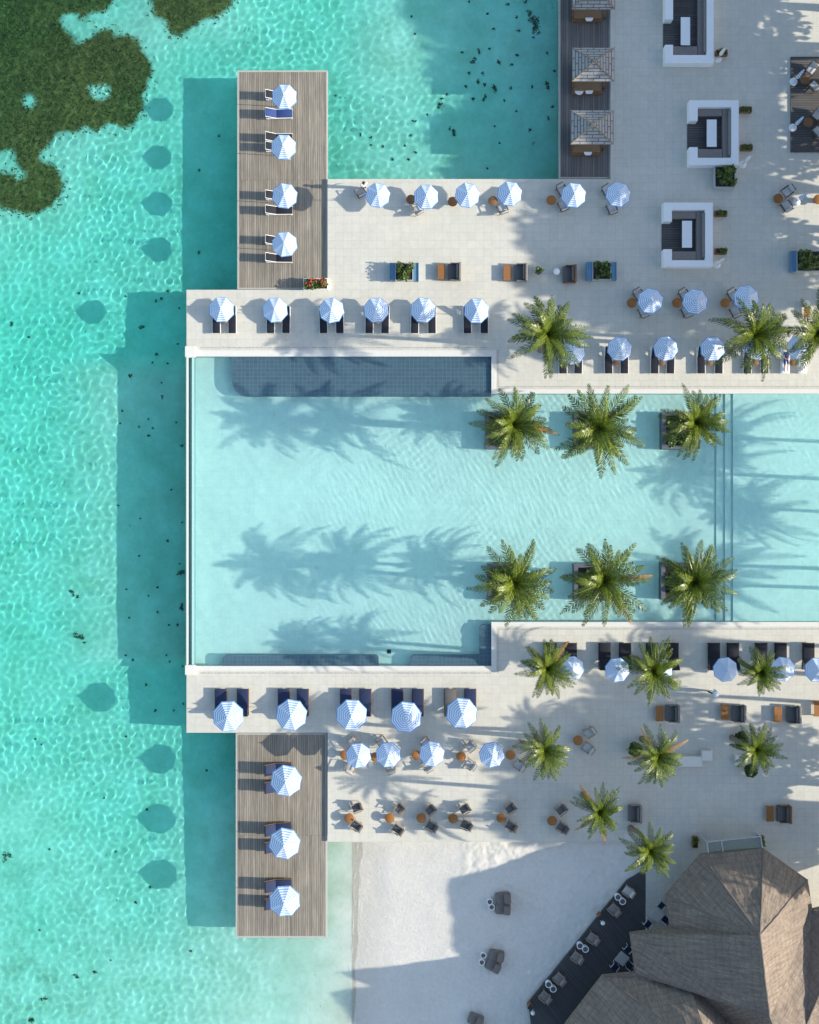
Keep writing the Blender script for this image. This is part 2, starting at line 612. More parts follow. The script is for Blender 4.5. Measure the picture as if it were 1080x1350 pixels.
a = NT('seabed_sand')
v = a.coord()
n1 = a.noise(v, .5, 5, .6)
n2 = a.noise(v, 3.2, 4, .7)
c = a.ramp(n1, [(.3, (.60, .66, .56)), (.7, (.84, .84, .78))])
c = a.mix(.35, c, a.ramp(n2, [(.3, (.8, .8, .78)), (.7, (1.1, 1.1, 1.08))]), 'MULTIPLY')
# scattered dark weed on the sand
mp = a.n('ShaderNodeMapping'); mp.inputs['Rotation'].default_value = (0, 0, .6); mp.inputs['Scale'].default_value = (1, .6, 1); a.l(v, mp.inputs[0])
w = a.math('MULTIPLY', a.ramp(a.noise(mp.outputs[0], 1.35, 6, .7), [(.655, (0, 0, 0)), (.70, (1, 1, 1))]), a.ramp(a.noise(v, .11, 3), [(.45, (0, 0, 0)), (.6, (1, 1, 1))]))
c = a.mix(a.math('MULTIPLY', w, .55), c, (.10, .16, .11))
at = a.n('ShaderNodeAttribute', attribute_name='grass')
gcol = a.ramp(a.noise(v, 3.4, 8, .85), [(.3, (.12, .066, .024)), (.52, (.25, .138, .05)), (.66, (.42, .25, .11)), (.74, (.78, .60, .42))])
gcol = a.mix(.6, gcol, a.ramp(a.noise(v, .5, 4), [(.35, (.55, .58, .55)), (.65, (1.5, 1.3, 1.15))]), 'MULTIPLY')
ge = a.math('ADD', at.outputs['Fac'], a.math('MULTIPLY', a.math('SUBTRACT', a.noise(v, 4, 6, .8), .5), 1.1))
c = a.mix(a.ramp(ge, [(.22, (0, 0, 0)), (.72, (1, 1, 1))]), c, gcol)
# thin algae growing on the deeper sand of the seaward beach side
sxy = a.n('ShaderNodeSeparateXYZ'); a.l(v, sxy.inputs[0])
reg = a.math('MULTIPLY', a.ramp(a.math('MULTIPLY', sxy.outputs[0], -.01), [(.17, (0, 0, 0)), (.27, (1, 1, 1))]), a.ramp(a.math('MULTIPLY', sxy.outputs[1], -.01), [(.2, (0, 0, 0)), (.36, (1, 1, 1))]))
alg = a.math('MULTIPLY', reg, a.ramp(a.noise(v, .35, 7, .75), [(.48, (0, 0, 0)), (.68, (1, 1, 1))]))
c = a.mix(a.math('MULTIPLY', alg, .6), c, (.16, .25, .15))
a.base(c)
a.rough(.95)
a.b.inputs['Specular IOR Level'].default_value = 0
M['seabed'] = a.m
a = NT('beach_sand')
v = a.coord()
n1 = a.noise(v, .3, 4, .6)
n2 = a.noise(v, 3.6, 6, .85)
c = a.ramp(n1, [(.3, (.665, .635, .555)), (.7, (.73, .695, .615))])
c = a.mix(.5, c, a.ramp(n2, [(.3, (.74, .74, .74)), (.65, (1.08, 1.08, 1.08))]), 'MULTIPLY')
geo = a.n('ShaderNodeNewGeometry'); sx = a.n('ShaderNodeSeparateXYZ'); a.l(geo.outputs['Position'], sx.inputs[0])
wet = a.ramp(a.math('ADD', sx.outputs[2], 1.6), [(.12, (1, 1, 1)), (.42, (0, 0, 0))])
c = a.mix(a.math('MULTIPLY', wet, .4), c, (.50, .465, .37))
spk = a.ramp(a.noise(v, 9, 4, .8), [(.70, (0, 0, 0)), (.76, (1, 1, 1))])
c = a.mix(a.math('MULTIPLY', spk, .25), c, (.25, .22, .17))
a.base(c); a.rough(.9); a.bump(n2, .9, .05)
M['beach'] = a.m

xs = spread(-36, 14, .22, 160); ys = spread(-42, 42, .22, 160)
X, Y = np.meshgrid(xs, ys)
Z = bed_z(X, Y)
G = grass_mask(X, Y)
# soften the mask a little
Gf = G.astype(float)
for _ in range(4):
    Gf[1:-1, 1:-1] = (Gf[1:-1, 1:-1] * 2 + Gf[:-2, 1:-1] + Gf[2:, 1:-1] + Gf[1:-1, :-2] + Gf[1:-1, 2:]) / 6
cx = (X[:-1, :-1] + X[1:, 1:]) / 2; cy = (Y[:-1, :-1] + Y[1:, 1:]) / 2
cz = (Z[:-1, :-1] + Z[1:, 1:]) / 2
isbeach = (cz > SEA + .02) & ((675 - cy * S) > 1000)
bed = struct('seabed', grid_mesh('seabed', xs, ys, Z, M['seabed'], ~isbeach, {'grass': Gf}), None)
bed.cycles.is_caustics_receiver = True
bxs = np.arange(-4.4, 24, .11); bys = np.arange(-60, -17.5, .11)
bX, bY = np.meshgrid(bxs, bys)
bZ = bed_z(bX, bY) + .012
beach = struct('beach', grid_mesh('beach', bxs, bys, bZ, M['beach'], (((bZ[:-1, :-1] + bZ[1:, 1:]) / 2) > SEA - .1)), None)
beach.cycles.is_caustics_receiver = True

# a thin broken line of foam where the sea meets the sand
fm = MB()
rf_ = random.Random(9)
fy = np.arange(W(0, 1113).y, -52, -.16)
fx = np.arange(-4.3, -1.5, .03)
FX, FY = np.meshgrid(fx, fy)
FZ = bed_z(FX, FY)
edge = [fx[np.argmax(FZ[i] > SEA + .012)] for i in range(len(fy))]
wn1 = vnoise(np.array([[0.0] * len(fy)]), fy[None, :], .8, 160, 4, .7)[0]
wn2 = vnoise(np.array([[5.0] * len(fy)]), fy[None, :], .5, 170, 4, .7)[0]
for off_, wd_ in ((-.02, .13), (-.55, .08)):
    wq = wn1 if off_ > -.1 else wn2
    for i in range(len(fy) - 1):
        w0, w1 = max(0, wq[i] - .38) * wd_ * 2.4, max(0, wq[i + 1] - .38) * wd_ * 2.4
        if w0 + w1 < .01:
            continue
        e0, e1 = edge[i] + off_ + (wn2[i] - .5) * .3, edge[i + 1] + off_ + (wn2[i + 1] - .5) * .3
        zf = SEA + .03
        fm.add([(e0 - w0, fy[i], zf), (e1 - w1, fy[i + 1], zf), (e1 + w1 * .3, fy[i + 1], zf), (e0 + w0 * .3, fy[i], zf)], [(0, 1, 2, 3)])
a = NT('sea_foam')
a.base((.80, .82, .80)); a.rough(.9)
a.l(a.ramp(a.noise(a.coord(), 9, 5, .8), [(.42, (.08, .08, .08)), (.62, (.6, .6, .6))]), a.b.inputs['Alpha'])
M['foam'] = a.m
o = link('foam', fm.mesh('foam', M['foam']))
o['kind'] = 'stuff'

def waves(lmin, lmax, n, slope, seed, ang0=0, spr=3.14):
    r_ = np.random.default_rng(seed)
    lam = np.exp(r_.uniform(np.log(lmin), np.log(lmax), n)); k = 2 * np.pi / lam
    an = r_.uniform(-spr, spr, n) + ang0; ph = r_.uniform(0, 6.283, n)
    A = slope / k * np.sqrt(2 / n)
    def f(X, Y):
        Z = np.zeros(X.shape)
        for j in range(n):
            Z += A[j] * np.sin(k[j] * (X * np.cos(an[j]) + Y * np.sin(an[j])) + ph[j])
        return Z
    return f
def water(name, attr, fixed=None, k=(.62, .085, .12)):
    a = NT(name)
    a.t.nodes.remove(a.b)
    g = a.n('ShaderNodeBsdfGlass')
    g.inputs['Roughness'].default_value = 0
    g.inputs['IOR'].default_value = 1.33
    if fixed:
        g.inputs['Color'].default_value = (*fixed, 1)
    else:
        at = a.n('ShaderNodeAttribute', attribute_name=attr)
        cb = a.n('ShaderNodeCombineColor')
        for i in range(3):
            a.l(a.math('POWER', math.exp(-k[i]), at.outputs['Fac']), cb.inputs[i])
        a.l(cb.outputs[0], g.inputs['Color'])
    a.l(g.outputs[0], a.out.inputs[0])
    return a.m
M['sea'] = water('sea_water', 'depth', k=(.47, .035, .06))
M['pool'] = water('pool_water', None, (.78, .985, .98))
xs = spread(-33.5, 13.5, .072, 160); ys = spread(-41, 41, .072, 160)
X, Y = np.meshgrid(xs, ys)
wf = waves(.42, 1.15, 70, .025, 21)
inside = ((X > -33.6) & (X < 13.6) & (np.abs(Y) < 41.1)).astype(float)
shal = 1 - .75 * sstep(-.9, -.2, bed_z(X, Y) - SEA)
Zs = SEA + wf(X, Y) * inside * shal * (.55 + .9 * vnoise(X, Y, 7, 120, 2))
dep = np.clip(SEA - bed_z(X, Y), 0, 3)
sea = struct('sea', grid_mesh('sea', xs, ys, Zs, M['sea'], None, {'depth': dep}), None)
sea.cycles.is_caustics_caster = True

# ------------------------------------------------------------------ terrace, coping, pool
PB = -3.7
t = MB()
for q in ((805, -500, 1900, 236), (432, 236, 1900, 382), (246, 382, 654, 462), (654, 382, 1900, 513), (654, 826, 1900, 966),
          (246, 884, 654, 966), (432, 966, 1900, 1110), (852, 1110, 1900, 1900), (246, 462, 256, 470), (246, 878, 256, 884)):
    rect(t, *q, PB, 0)
struct('terrace', t, M['paving'])
t = MB()
for q in ((256, 462, 654, 470), (648, 470, 654, 519), (654, 513, 1900, 519), (654, 820, 1900, 826), (648, 820, 654, 884), (256, 878, 648, 884)):
    rect(t, *q, PB, .035)
for q in ((245, 457, 257.5, 471.5), (245, 876.5, 257.5, 889)):
    rect(t, *q, -.5, .28)
struct('pool_coping', t, M['coping'])
t = MB()
for q in ((264, 457.6, 643, 459.2), (656, 509, 1900, 510.5), (656, 828.5, 1900, 830), (264, 886.5, 648, 888), (656, 460, 657.5, 509), (656, 830, 657.5, 888)):
    rect(t, *q, -.02, .004)
a = NT('drain_grating')
v = a.coord(scale=(5, 5, 1))
a.base(a.ramp(a.noise(v, 2.2, 3, .7), [(.45, (.53, .50, .45)), (.62, (.22, .21, .20))]))
struct('drain_channel', t, a.m)

t = MB()
rect(t, 256, 470, 947, 878, PB, -.95)
struct('pool_floor', t, M['tile'])
t = MB()
for (x0, x1, z) in ((947, 958, -.79), (958, 968, -.63), (968, 1900, -.47)):
    rect(t, x0, 519, x1, 820, PB, z)
struct('pool_steps', t, M['tile'])
# seaward overflow edge: outer wall, gutter and weir
t = MB()
rect(t, 247, 471.5, 248.2, 876.5, PB, .52)
struct('pool_outer_wall', t, plain('outer_wall_tile', (.36, .46, .44), .6, .08, 3, 0))
t = MB()
rect(t, 248.2, 471.5, 253, 876.5, PB, -.30)
struct('overflow_gutter', t, plain('gutter_tile', (.13, .24, .26), .4, .1, 3, 0))
t = MB()
rect(t, 253, 471.5, 256, 876.5, PB, -.035)
struct('pool_weir', t, plain('weir_tile', (.36, .56, .56), .4, .08, 3, 0))
t = MB()
rect(t, 242.2, 478, 247, 884, PB, -1.33)
struct('pool_footing', t, plain('algae_stone', (.16, .22, .10), .9, .5, 3, 0))

def rounded(x0, y0, x1, y1, r, corners, n=6):
    """a picture-space rectangle with some corners rounded (tl, tr, br, bl)"""
    pts = []
    for name, cx_, cy_, a0 in (('tl', x0 + r, y0 + r, 180), ('tr', x1 - r, y0 + r, 270), ('br', x1 - r, y1 - r, 0), ('bl', x0 + r, y1 - r, 90)):
        if name in corners:
            for k in range(n + 1):
                t_ = R(a0 + 90 * k / n)
                pts.append((cx_ + r * math.cos(t_), cy_ + r * math.sin(t_)))
        else:
            pts.append((x0 if 'l' in name else x1, y0 if 't' in name else y1))
    return [tuple(W(p[0], p[1], 0).xy) for p in pts]
benches = [('long dark blue tiled bench with rounded corner underwater on the lagoon side of pool', rounded(305, 470, 648, 522, 20, ('bl',))),
           ('narrow dark blue tiled bench under water at the seaward beach side of the pool', rounded(293, 864, 499, 878, 5, ('tl', 'tr')))]
for lb, pts in benches:
    t = MB(); t.prism(pts, -.95, -.24)
    o = solid('pool_bench', t, M['darktile'], lb, 'pool bench', 'tiled benches under water in the pool')
    o.cycles.is_caustics_receiver = True
t = MB()
t.prism(rounded(541, 864, 633, 878, 5, ('tl',)), -.95, -.24)
t.prism(rounded(633, 824, 648, 878, 5, ('tl',)), -.95, -.24)
o = solid('pool_bench', t, M['darktile'], 'L-shaped dark blue tiled bench under water in the inner corner of the pool', 'pool bench', 'tiled benches under water in the pool')
o.cycles.is_caustics_receiver = True
t = MB(); rect(t, 510, 857.5, 515.5, 863, -.95, -.93)
o = solid('pool_drain', t, M['darkframe'], 'small square black drain on the pale pool floor', 'drain')
o.cycles.is_caustics_receiver = True

a_, b_ = W(249.6, 880), W(1900, 468)
pxs = np.concatenate([np.arange(W(256, 0).x - .04, W(1105, 0).x, .065), np.arange(W(1106, 0).x, 80, 2.0)])
pys = np.arange(W(0, 880).y, W(0, 468).y, .065)
X, Y = np.meshgrid(pxs, pys)
pw = waves(.36, .55, 14, .014, 31, .55, .35)
pw2 = waves(.8, 2.4, 18, .009, 32, .3, 3.14)
pw3 = waves(.42, .6, 10, .011, 33, -.75, .25)
loc = vnoise(X, Y, 6, 90, 2)
loc2 = vnoise(X, Y, 5, 95, 2)
ins = (X < W(1104, 0).x).astype(float)
e = sstep(W(300, 0).x, W(560, 0).x, X)
Zp = -.055 + ins * (pw2(X, Y) + pw(X, Y) * sstep(.2, .55, loc) * e + pw3(X, Y) * sstep(.42, .6, loc2) * e)
pool = struct('pool_water', grid_mesh('pool_water', pxs, pys, Zp, M['pool']), None)
pool.cycles.is_caustics_caster = True
for n in ('terrace', 'pool_coping', 'pool_floor', 'pool_steps', 'pool_weir', 'overflow_gutter', 'pool_footing', 'pool_outer_wall'):
    bpy.data.objects[n].cycles.is_caustics_receiver = True

# ------------------------------------------------------------------ piers
def pier(label, x0, y0, x1, y1, z, mat, name, cat, pilex):
    c_ = W((x0 + x1) / 2, (y0 + y1) / 2, z)
    r_ = thing(name, label, cat, (c_.x, c_.y, 0))
    p, q = W(x0, y1, z), W(x1, y0, z)
    hx, hy = (q.x - p.x) / 2, (q.y - p.y) / 2
    mb = MB(); mb.box(-hx + .12, -hy + .12, z - .10, hx - .12, hy - .12, z)
    part('decking', mb, mat, r_)
    mb = MB()
    mb.box(-hx, -hy, z - .34, -hx + .12, hy, z + .012)
    mb.box(hx - .12, -hy, z - .34, hx, hy, z + .012)
    mb.box(-hx + .12, hy - .12, z - .34, hx - .12, hy, z + .012)
    mb.box(-hx + .12, -hy, z - .34, hx - .12, -hy + .12, z + .012)
    part('edge_beam', mb, M['beam'], r_)
    for ix in (-1, 1):
        for k in range(5):
            mb = MB(); yy = -hy + .7 + k * (2 * hy - 1.4) / 4
            mb.tube([(ix * (hx - .6), yy, -3.6), (ix * (hx - .6), yy, z - .1)], .17, 10)
            part('pile', mb, M['pile'], r_, True)
    return r_
pier('weathered grey wooden pier with four parasols beside the lagoon', 313, 93, 432, 381.5, -.2, M['wood'], 'wooden_pier', 'pier', 0)
pier('weathered brown wooden pier with three parasols beside the beach', 311, 966.5, 431, 1236, -.2, M['wood'], 'wooden_pier', 'pier', 0)
pier('dark wooden jetty with shingled pavilions along the lagoon', 737, -240, 804.5, 235.5, -.2, M['darkwood'], 'wooden_jetty', 'jetty', 0)

# diagonal deck at the beach restaurant
t = MB()
t.prism([tuple(W(x, y, -.2).xy) for x, y in ((697, 1322), (826, 1161), (845, 1149), (892, 1176), (915, 1250), (860, 1330), (800, 1440), (701, 1440), (700, 1350))], -1.4, -.17)
struct('beach_deck', t, M['diagwood'])

# ------------------------------------------------------------------ parasols
def make_parasol_at(rad, ztop, zrim):
    def mk(label, group):
        r_ = thing('parasol', label, 'parasol', group=group)
        n = 8
        mb = MB()
        rows = 5
        for k in range(n):
            a0, a1 = 2 * math.pi * (k + .5) / n, 2 * math.pi * (k + 1.5) / n
            for j in range(rows):
                r0, r1 = max(.03, rad * j / rows), rad * (j + 1) / rows
                sag = lambda rr: ztop - (ztop - zrim) * (rr / rad) ** 1.06
                pt = lambda rr, aa: Vector((rr * math.cos(aa), rr * math.sin(aa), sag(rr)))
                am = (a0 + a1) / 2
                def mid(rr):
                    p = (pt(rr, a0) + pt(rr, a1)) / 2
                    p.z -= .035 * (rr / rad)
                    return p
                v0, v1 = r0 / rad, r1 / rad
                mb.add([pt(r0, a0), pt(r1, a0), mid(r1), mid(r0)], [(0, 1, 2, 3)], None, [[(0, v0), (0, v1), (.5, v1), (.5, v0)]])
                mb.add([mid(r0), mid(r1), pt(r1, a1), pt(r0, a1)], [(0, 1, 2, 3)], None, [[(.5, v0), (.5, v1), (1, v1), (1, v0)]])
            # valance
            p0, p1 = pt(rad, a0), pt(rad, a1)
            d = Vector((0, 0, -.09))
            mb.add([p0, p0 + d, p1 + d, p1], [(0, 1, 2, 3)], None, [[(0, .98), (0, 1), (1, 1), (1, .98)]])
        part('canopy', mb, M['parasol'], r_)
        mb = MB(); mb.lathe([(.055, ztop - .03), (.05, ztop + .03), (.025, ztop + .06), (.012, ztop + .12)], 10)
        part('finial', mb, M['white'], r_, True)
        mb = MB(); mb.tube([(0, 0, .05), (0, 0, ztop - .02)], .024, 8)
        part('pole', mb, M['white'], r_, True)
        mb = MB(); mb.rbox(-.28, -.28, 0, .28, .28, .07, .02)
        part('base', mb, M['steel'], r_)
        mb = MB()
        for k in range(n):
            a0 = 2 * math.pi * (k + .5) / n
            mb.tube([(.03 * math.cos(a0), .03 * math.sin(a0), ztop - .05), (rad * .97 * math.cos(a0), rad * .97 * math.sin(a0), zrim - .03)], .012, 5)
        part('rib_frame', mb, M['white'], r_)
        return r_
    return mk
PAR = Kind(make_parasol_at(.965, 2.98, 2.43))
PARB = Kind(make_parasol_at(1.185, 3.18, 2.50))
def parasol(kind, px, py, label, group, z0=0, scale=None, rz=None):
    p = W(px, py, 2.68 + z0)
    kind.put((p.x, p.y, z0), R(random.uniform(-12, 12)) if rz is None else rz, label, group, scale)

# ------------------------------------------------------------------ loungers
def make_lounger(w, fmat, cmat, thick, name='sun_lounger', piping=None):
    def mk(label, group):
        r_ = thing(name, label, 'sun lounger', group=group)
        h = w / 2
        mb = MB()
        for sx in (-1, 1):
            mb.rbox(sx * h - .03, -1.02, .22, sx * h + .03, 1.0, .31, .012)
        for yy in (-1.0, -.4, .2, .94):
            mb.box(-h + .03, yy, .23, h - .03, yy + .06, .29)
        part('frame', mb, M[fmat], r_)
        for sx in (-1, 1):
            for yy in (-.92, .86):
                mb = MB(); mb.tube([(sx * (h - .01), yy, 0), (sx * (h - .01), yy, .24)], .028, 8)
                part('leg', mb, M[fmat], r_, True)
        mb = MB(); mb.rbox(-h + .025, -1.0, .295, h - .025, .22, .30 + thick, .03)
        part('mattress', mb, M[cmat], r_, True)
        bk = MB()
        mt = Matrix.Translation((0, .235, .31)) @ Matrix.Rotation(R(36), 4, 'X')
        bk.rbox(-h + .025, 0, 0, h - .025, .90, thick, .03, mt)
        b = part('backrest', bk, M[cmat], r_, True)
        bf = MB()
        for sx in (-1, 1):
            bf.box(sx * h - .015, 0, -.03, sx * h + .015, .92, .02, mt)
        bf.box(-h + .022, .87, -.03, h - .022, .92, .02, mt)
        link('backrest_frame', bf.mesh('backrest_frame', M[fmat]), b)
        for sx in (-1, 1):
            bar = MB(); bar.tube([(sx * (h - .05), .80, .26), (sx * (h - .05), .80, .70)], .015, 6)
            link('prop_bar', bar.mesh('prop_bar', M[fmat]), b)
        return r_
    return mk
LW_BLACK = Kind(make_lounger(.60, 'white', 'black', .06))
LW_BLUE = Kind(make_lounger(.66, 'white', 'blue', .08))
LB_NAVY = Kind(make_lounger(.86, 'brown', 'navy', .12))
LB_CHAR = Kind(make_lounger(.86, 'brown', 'darkcush', .12))
LBB = Kind(make_lounger(.86, 'darkframe', 'black', .12))
LW_TOWEL = Kind(make_lounger(.62, 'white', 'towel', .08))

# round side table
def make_table(rad, h, mat, slats=True):
    def mk(label, group):
        r_ = thing('side_table', label, 'side table', group=group)
        mb = MB(); mb.lathe([(rad - .03, h - .05), (rad, h - .04), (rad, h - .01), (rad - .015, h)], 20)
        part('table_top', mb, mat, r_, True)
        mb = MB(); mb.lathe([(rad * .62, 0), (rad * .55, .06), (rad * .5, h * .5), (rad * .62, h - .055)], 16)
        part('pedestal', mb, M['brown'], r_, True)
        return r_
    return mk
TAB = Kind(make_table(.37, .46, M['teak']))
TABD = Kind(make_table(.36, .46, M['brown']))
TABS = Kind(make_table(.24, .42, M['brown']))
TABW = Kind(make_table(.25, .45, M['white']))

# armchair with a slatted timber frame
def make_armchair(fm, cm):
    def mk(label, group):
        r_ = thing('armchair', label, 'armchair', group=group)
        mb = MB(); mb.rbox(-.27, -.31, .30, .27, .25, .43, .035)
        part('seat_cushion', mb, M[cm], r_, True)
        mt = Matrix.Translation((0, .25, .34)) @ Matrix.Rotation(R(-14), 4, 'X')
        mb = MB(); mb.rbox(-.26, -.03, .04, .26, .09, .46, .035, mt)
        part('back_cushion', mb, M[cm], r_, True)
        mb = MB()
        mb.box(-.30, -.31, .24, -.255, .32, .30); mb.box(.255, -.31, .24, .30, .32, .30)
        mb.box(-.255, -.31, .24, .255, -.26, .30); mb.box(-.255, .27, .24, .255, .32, .30)
        mt2 = Matrix.Translation((0, .25, .34)) @ Matrix.Rotation(R(-14), 4, 'X')
        mb.box(-.28, .10, -.05, -.235, .14, .50, mt2); mb.box(.235, .10, -.05, .28, .14, .50, mt2)
        mb.box(-.235, .10, .45, .235, .14, .50, mt2)
        part('frame', mb, M[fm], r_)
        for sx in (-1, 1):
            mb = MB(); mb.rbox(sx * .33 - .045, -.34, .56, sx * .33 + .045, .30, .60, .012)
            part('armrest', mb, M[fm], r_)
            for yy in (-.31, .30):
                mb = MB(); mb.tube([(sx * .33, yy, 0), (sx * .33, yy, .56)], .024, 6)
                part('leg', mb, M[fm], r_)
        return r_
    return mk
AC_DARK = Kind(make_armchair('teakgrey', 'darkcush'))
AC_GREY = Kind(make_armchair('teakdark', 'greycush'))
AC_LIGHT = Kind(make_armchair('teakgrey', 'greycush'))
AC_BARE = Kind(make_armchair('teakgrey', 'taupe'))

# deep square lounge chair (back on +x)
def make_sofa(cm, fm):
    def mk(label, group):
        r_ = thing('lounge_chair', label, 'lounge chair', group=group)
        mb = MB(); mb.rbox(-.47, -.62, .10, .33, .62, .24, .02)
        part('base_frame', mb, M[fm], r_)
        mb = MB(); mb.rbox(-.47, -.58, .245, .30, .58, .42, .05)
        part('seat_cushion', mb, M[cm], r_, True)
        mb = MB(); mb.rbox(.335, -.66, .10, .50, .66, .86, .03)
        part('backrest', mb, M[fm], r_, True)
        mb = MB(); mb.rbox(.16, -.56, .43, .33, .56, .80, .06)
        part('back_cushion', mb, M[cm], r_, True)
        for sy in (-1, 1):
            mb = MB(); mb.rbox(-.30, sy * .625 - .035, .245, .33, sy * .625 + .035, .60, .02)
            part('armrest', mb, M[fm], r_)
            for xx in (-.40, .42):
                mb = MB(); mb.box(xx - .035, sy * .54 - .035, 0, xx + .035, sy * .54 + .035, .10)
                part('leg', mb, M['darkframe'], r_)
        return r_
    return mk
SOFA = Kind(make_sofa('darkcush', 'taupe'))
SOFAW = Kind(make_sofa('darkcush', 'brown'))
def mk_coffee(label, group):
    r_ = thing('coffee_table', label, 'coffee table', group=group)
    mb = MB()
    for k in range(5):
        mb.rbox(-.28 + k * .114, -.58, .34, -.28 + k * .114 + .104, .58, .385, .008)
    part('slat_top', mb, M['teak'], r_)
    mb = MB()
    mb.box(-.26, -.56, .28, .26, -.50, .338); mb.box(-.26, .50, .28, .26, .56, .338)
    mb.box(-.26, -.50, .28, -.20, .50, .338); mb.box(.20, -.50, .28, .26, .50, .338)
    part('apron', mb, M['teak'], r_)
    for sx in (-1, 1):
        for sy in (-1, 1):
            mb = MB(); mb.box(sx * .22 - .03, sy * .52 - .03, 0, sx * .22 + .03, sy * .52 + .03, .28)
            part('leg', mb, M['teak'], r_)
    return r_
COFFEE = Kind(mk_coffee)

# ------------------------------------------------------------------ foliage
def leaf_cloud(mb, c, rx, ry, rz, n, size, seed, flat=.0, shell=.55):
    r_ = random.Random(seed)
    for _ in range(n):
        while True:
            d = Vector((r_.uniform(-1, 1), r_.uniform(-1, 1), r_.uniform(-1, 1)))
            if .05 < d.length < 1:
                break
        d = d.normalized() * (r_.uniform(shell, 1) if r_.random() < .8 else r_.uniform(.2, 1))
        p = Vector((c[0] + d.x * rx, c[1] + d.y * ry, c[2] + d.z * rz))
        s_ = size * r_.uniform(.6, 1.3)
        mt = Matrix.Translation(p) @ Euler((r_.uniform(-1.1, 1.1), r_.uniform(-1.1, 1.1), r_.uniform(0, 6.28))).to_matrix().to_4x4()
        tone = r_.random()
        vv = [(-s_ * .32, -s_ * .5, 0), (s_ * .32, -s_ * .5, 0), (s_ * .38, s_ * .1, .05 * s_), (0, s_ * .6, 0), (-s_ * .38, s_ * .1, .05 * s_)]
        mb.add(vv, [(0, 1, 2, 3, 4)], mt, [[(tone, .3 + .5 * r_.random())] * 5])

def frond(mb, az, e0, droop, L, r_, lw=.08, ln=.57, cnt=25, tone=None):
    segs = 12
    pts = [Vector((0.06 * math.cos(az), .06 * math.sin(az), 0))]
    e = e0
    tw = r_.uniform(-.35, .35)
    azz = az
    for i in range(segs):
        s_ = (i + 1) / segs
        e = e0 - droop * s_ ** 1.35
        azz = az + tw * .5 * s_ * s_
        pts.append(pts[-1] + Vector((math.cos(e) * math.cos(azz), math.cos(e) * math.sin(azz), math.sin(e))) * L / segs)
    tone = r_.random() if tone is None else tone
    # rachis
    vs_, fs, uvs = [], [], []
    for i, p in enumerate(pts):
        side = Vector((-math.sin(az), math.cos(az), 0))
        wd = .045 * (1 - i / segs) + .010
        vs_ += [p - side * wd, p + Vector((0, 0, .025)), p + side * wd]
    for i in range(segs):
        for k in (0, 1):
            fs.append((3 * i + k, 3 * i + k + 1, 3 * i + k + 4, 3 * i + k + 3)); uvs.append([(1, .75)] * 4)
    mb.add(vs_, fs, None, uvs)
    for j in range(cnt):
        s_ = .10 + .89 * (j + r_.random() * .6) / cnt
        f = s_ * segs
        i = min(int(f), segs - 1)
        p = pts[i].lerp(pts[i + 1], f - i)
        tan = (pts[i + 1] - pts[i]).normalized()
        side = tan.cross(Vector((0, 0, 1)))
        side = side.normalized() if side.length > .05 else Vector((-math.sin(az), math.cos(az), 0))
        up = side.cross(tan).normalized()
        ll = ln * (math.sin(math.pi * min(1, .08 + .90 * s_ ** .8)) ** .75) * r_.uniform(.75, 1.12)
        fw = .55 + .75 * s_
        for sg in (-1, 1):
            d = (side * sg + tan * fw + up * (.28 - .35 * r_.random())).normalized()
            m_ = p + d * ll * .55 + Vector((0, 0, -.03 * ll))
            tip = p + d * ll + Vector((0, 0, -(.30 + .25 * r_.random()) * ll))
            wv_ = tan * lw * .5
            v_ = min(1, .25 + .6 * s_ * r_.random())
            tn = min(1, max(0, tone * .75 + (r_.random() - .35) * .6))
            mb.add([p - wv_ * .5, p + wv_ * .5, m_ + wv_, m_ - wv_, tip], [(0, 1, 2, 3), (3, 2, 4)], None,
                   [[(tn, v_ * .5), (tn, v_ * .5), (tn, v_), (tn, v_)], [(tn, v_), (tn, v_), (tn, min(1, v_ + .3))]])

def palm_crown(seed, n, L):
    r_ = random.Random(seed)
    mb = MB()
    for i in range(n):
        age = (i + .5) / n
        az = i * 2.39996 + r_.uniform(-.35, .35)
        e0 = R(82) * (1 - age) ** .8 + R(6) * age + r_.uniform(-.15, .1)
        frond(mb, az, e0, R(55) + R(35) * r_.random(), L * (.72 + .3 * min(1, age * 1.6)) * r_.uniform(.82, 1.1), r_, tone=max(0, min(1, 1.05 - age * 1.1 + r_.uniform(-.25, .25))))
    # spear leaves and the fibrous heart
    for k in range(5):
        az = k * 1.3 + r_.random()
        mb.add([(0, 0, -.1), (.05 * math.cos(az + 1.5), .05 * math.sin(az + 1.5), .2), (.35 * math.cos(az), .35 * math.sin(az), .95)], [(0, 1, 2)], None, [[(1, .2)] * 3])
    return mb
def dry_fronds(seed, n, L):
    r_ = random.Random(seed)
    mb = MB()
    a0 = r_.uniform(0, 6.28)
    for i in range(n):
        frond(mb, a0 + i * r_.uniform(.7, 1.6), R(30) + r_.uniform(-.15, .25), R(55), L * r_.uniform(1.0, 1.2), r_, ln=.42)
    return mb
PALM_L = 3.05
CROWNS = [palm_crown(s_, n_, PALM_L).mesh('crown', M['frond']) for s_, n_ in ((1, 36), (2, 31), (3, 40), (4, 34), (5, 28), (6, 37))]
DRY = [dry_fronds(s_, n_, PALM_L * .95).mesh('dry_frond', M['dryfrond']) for s_, n_ in ((8, 1), (9, 3), (10, 2))]
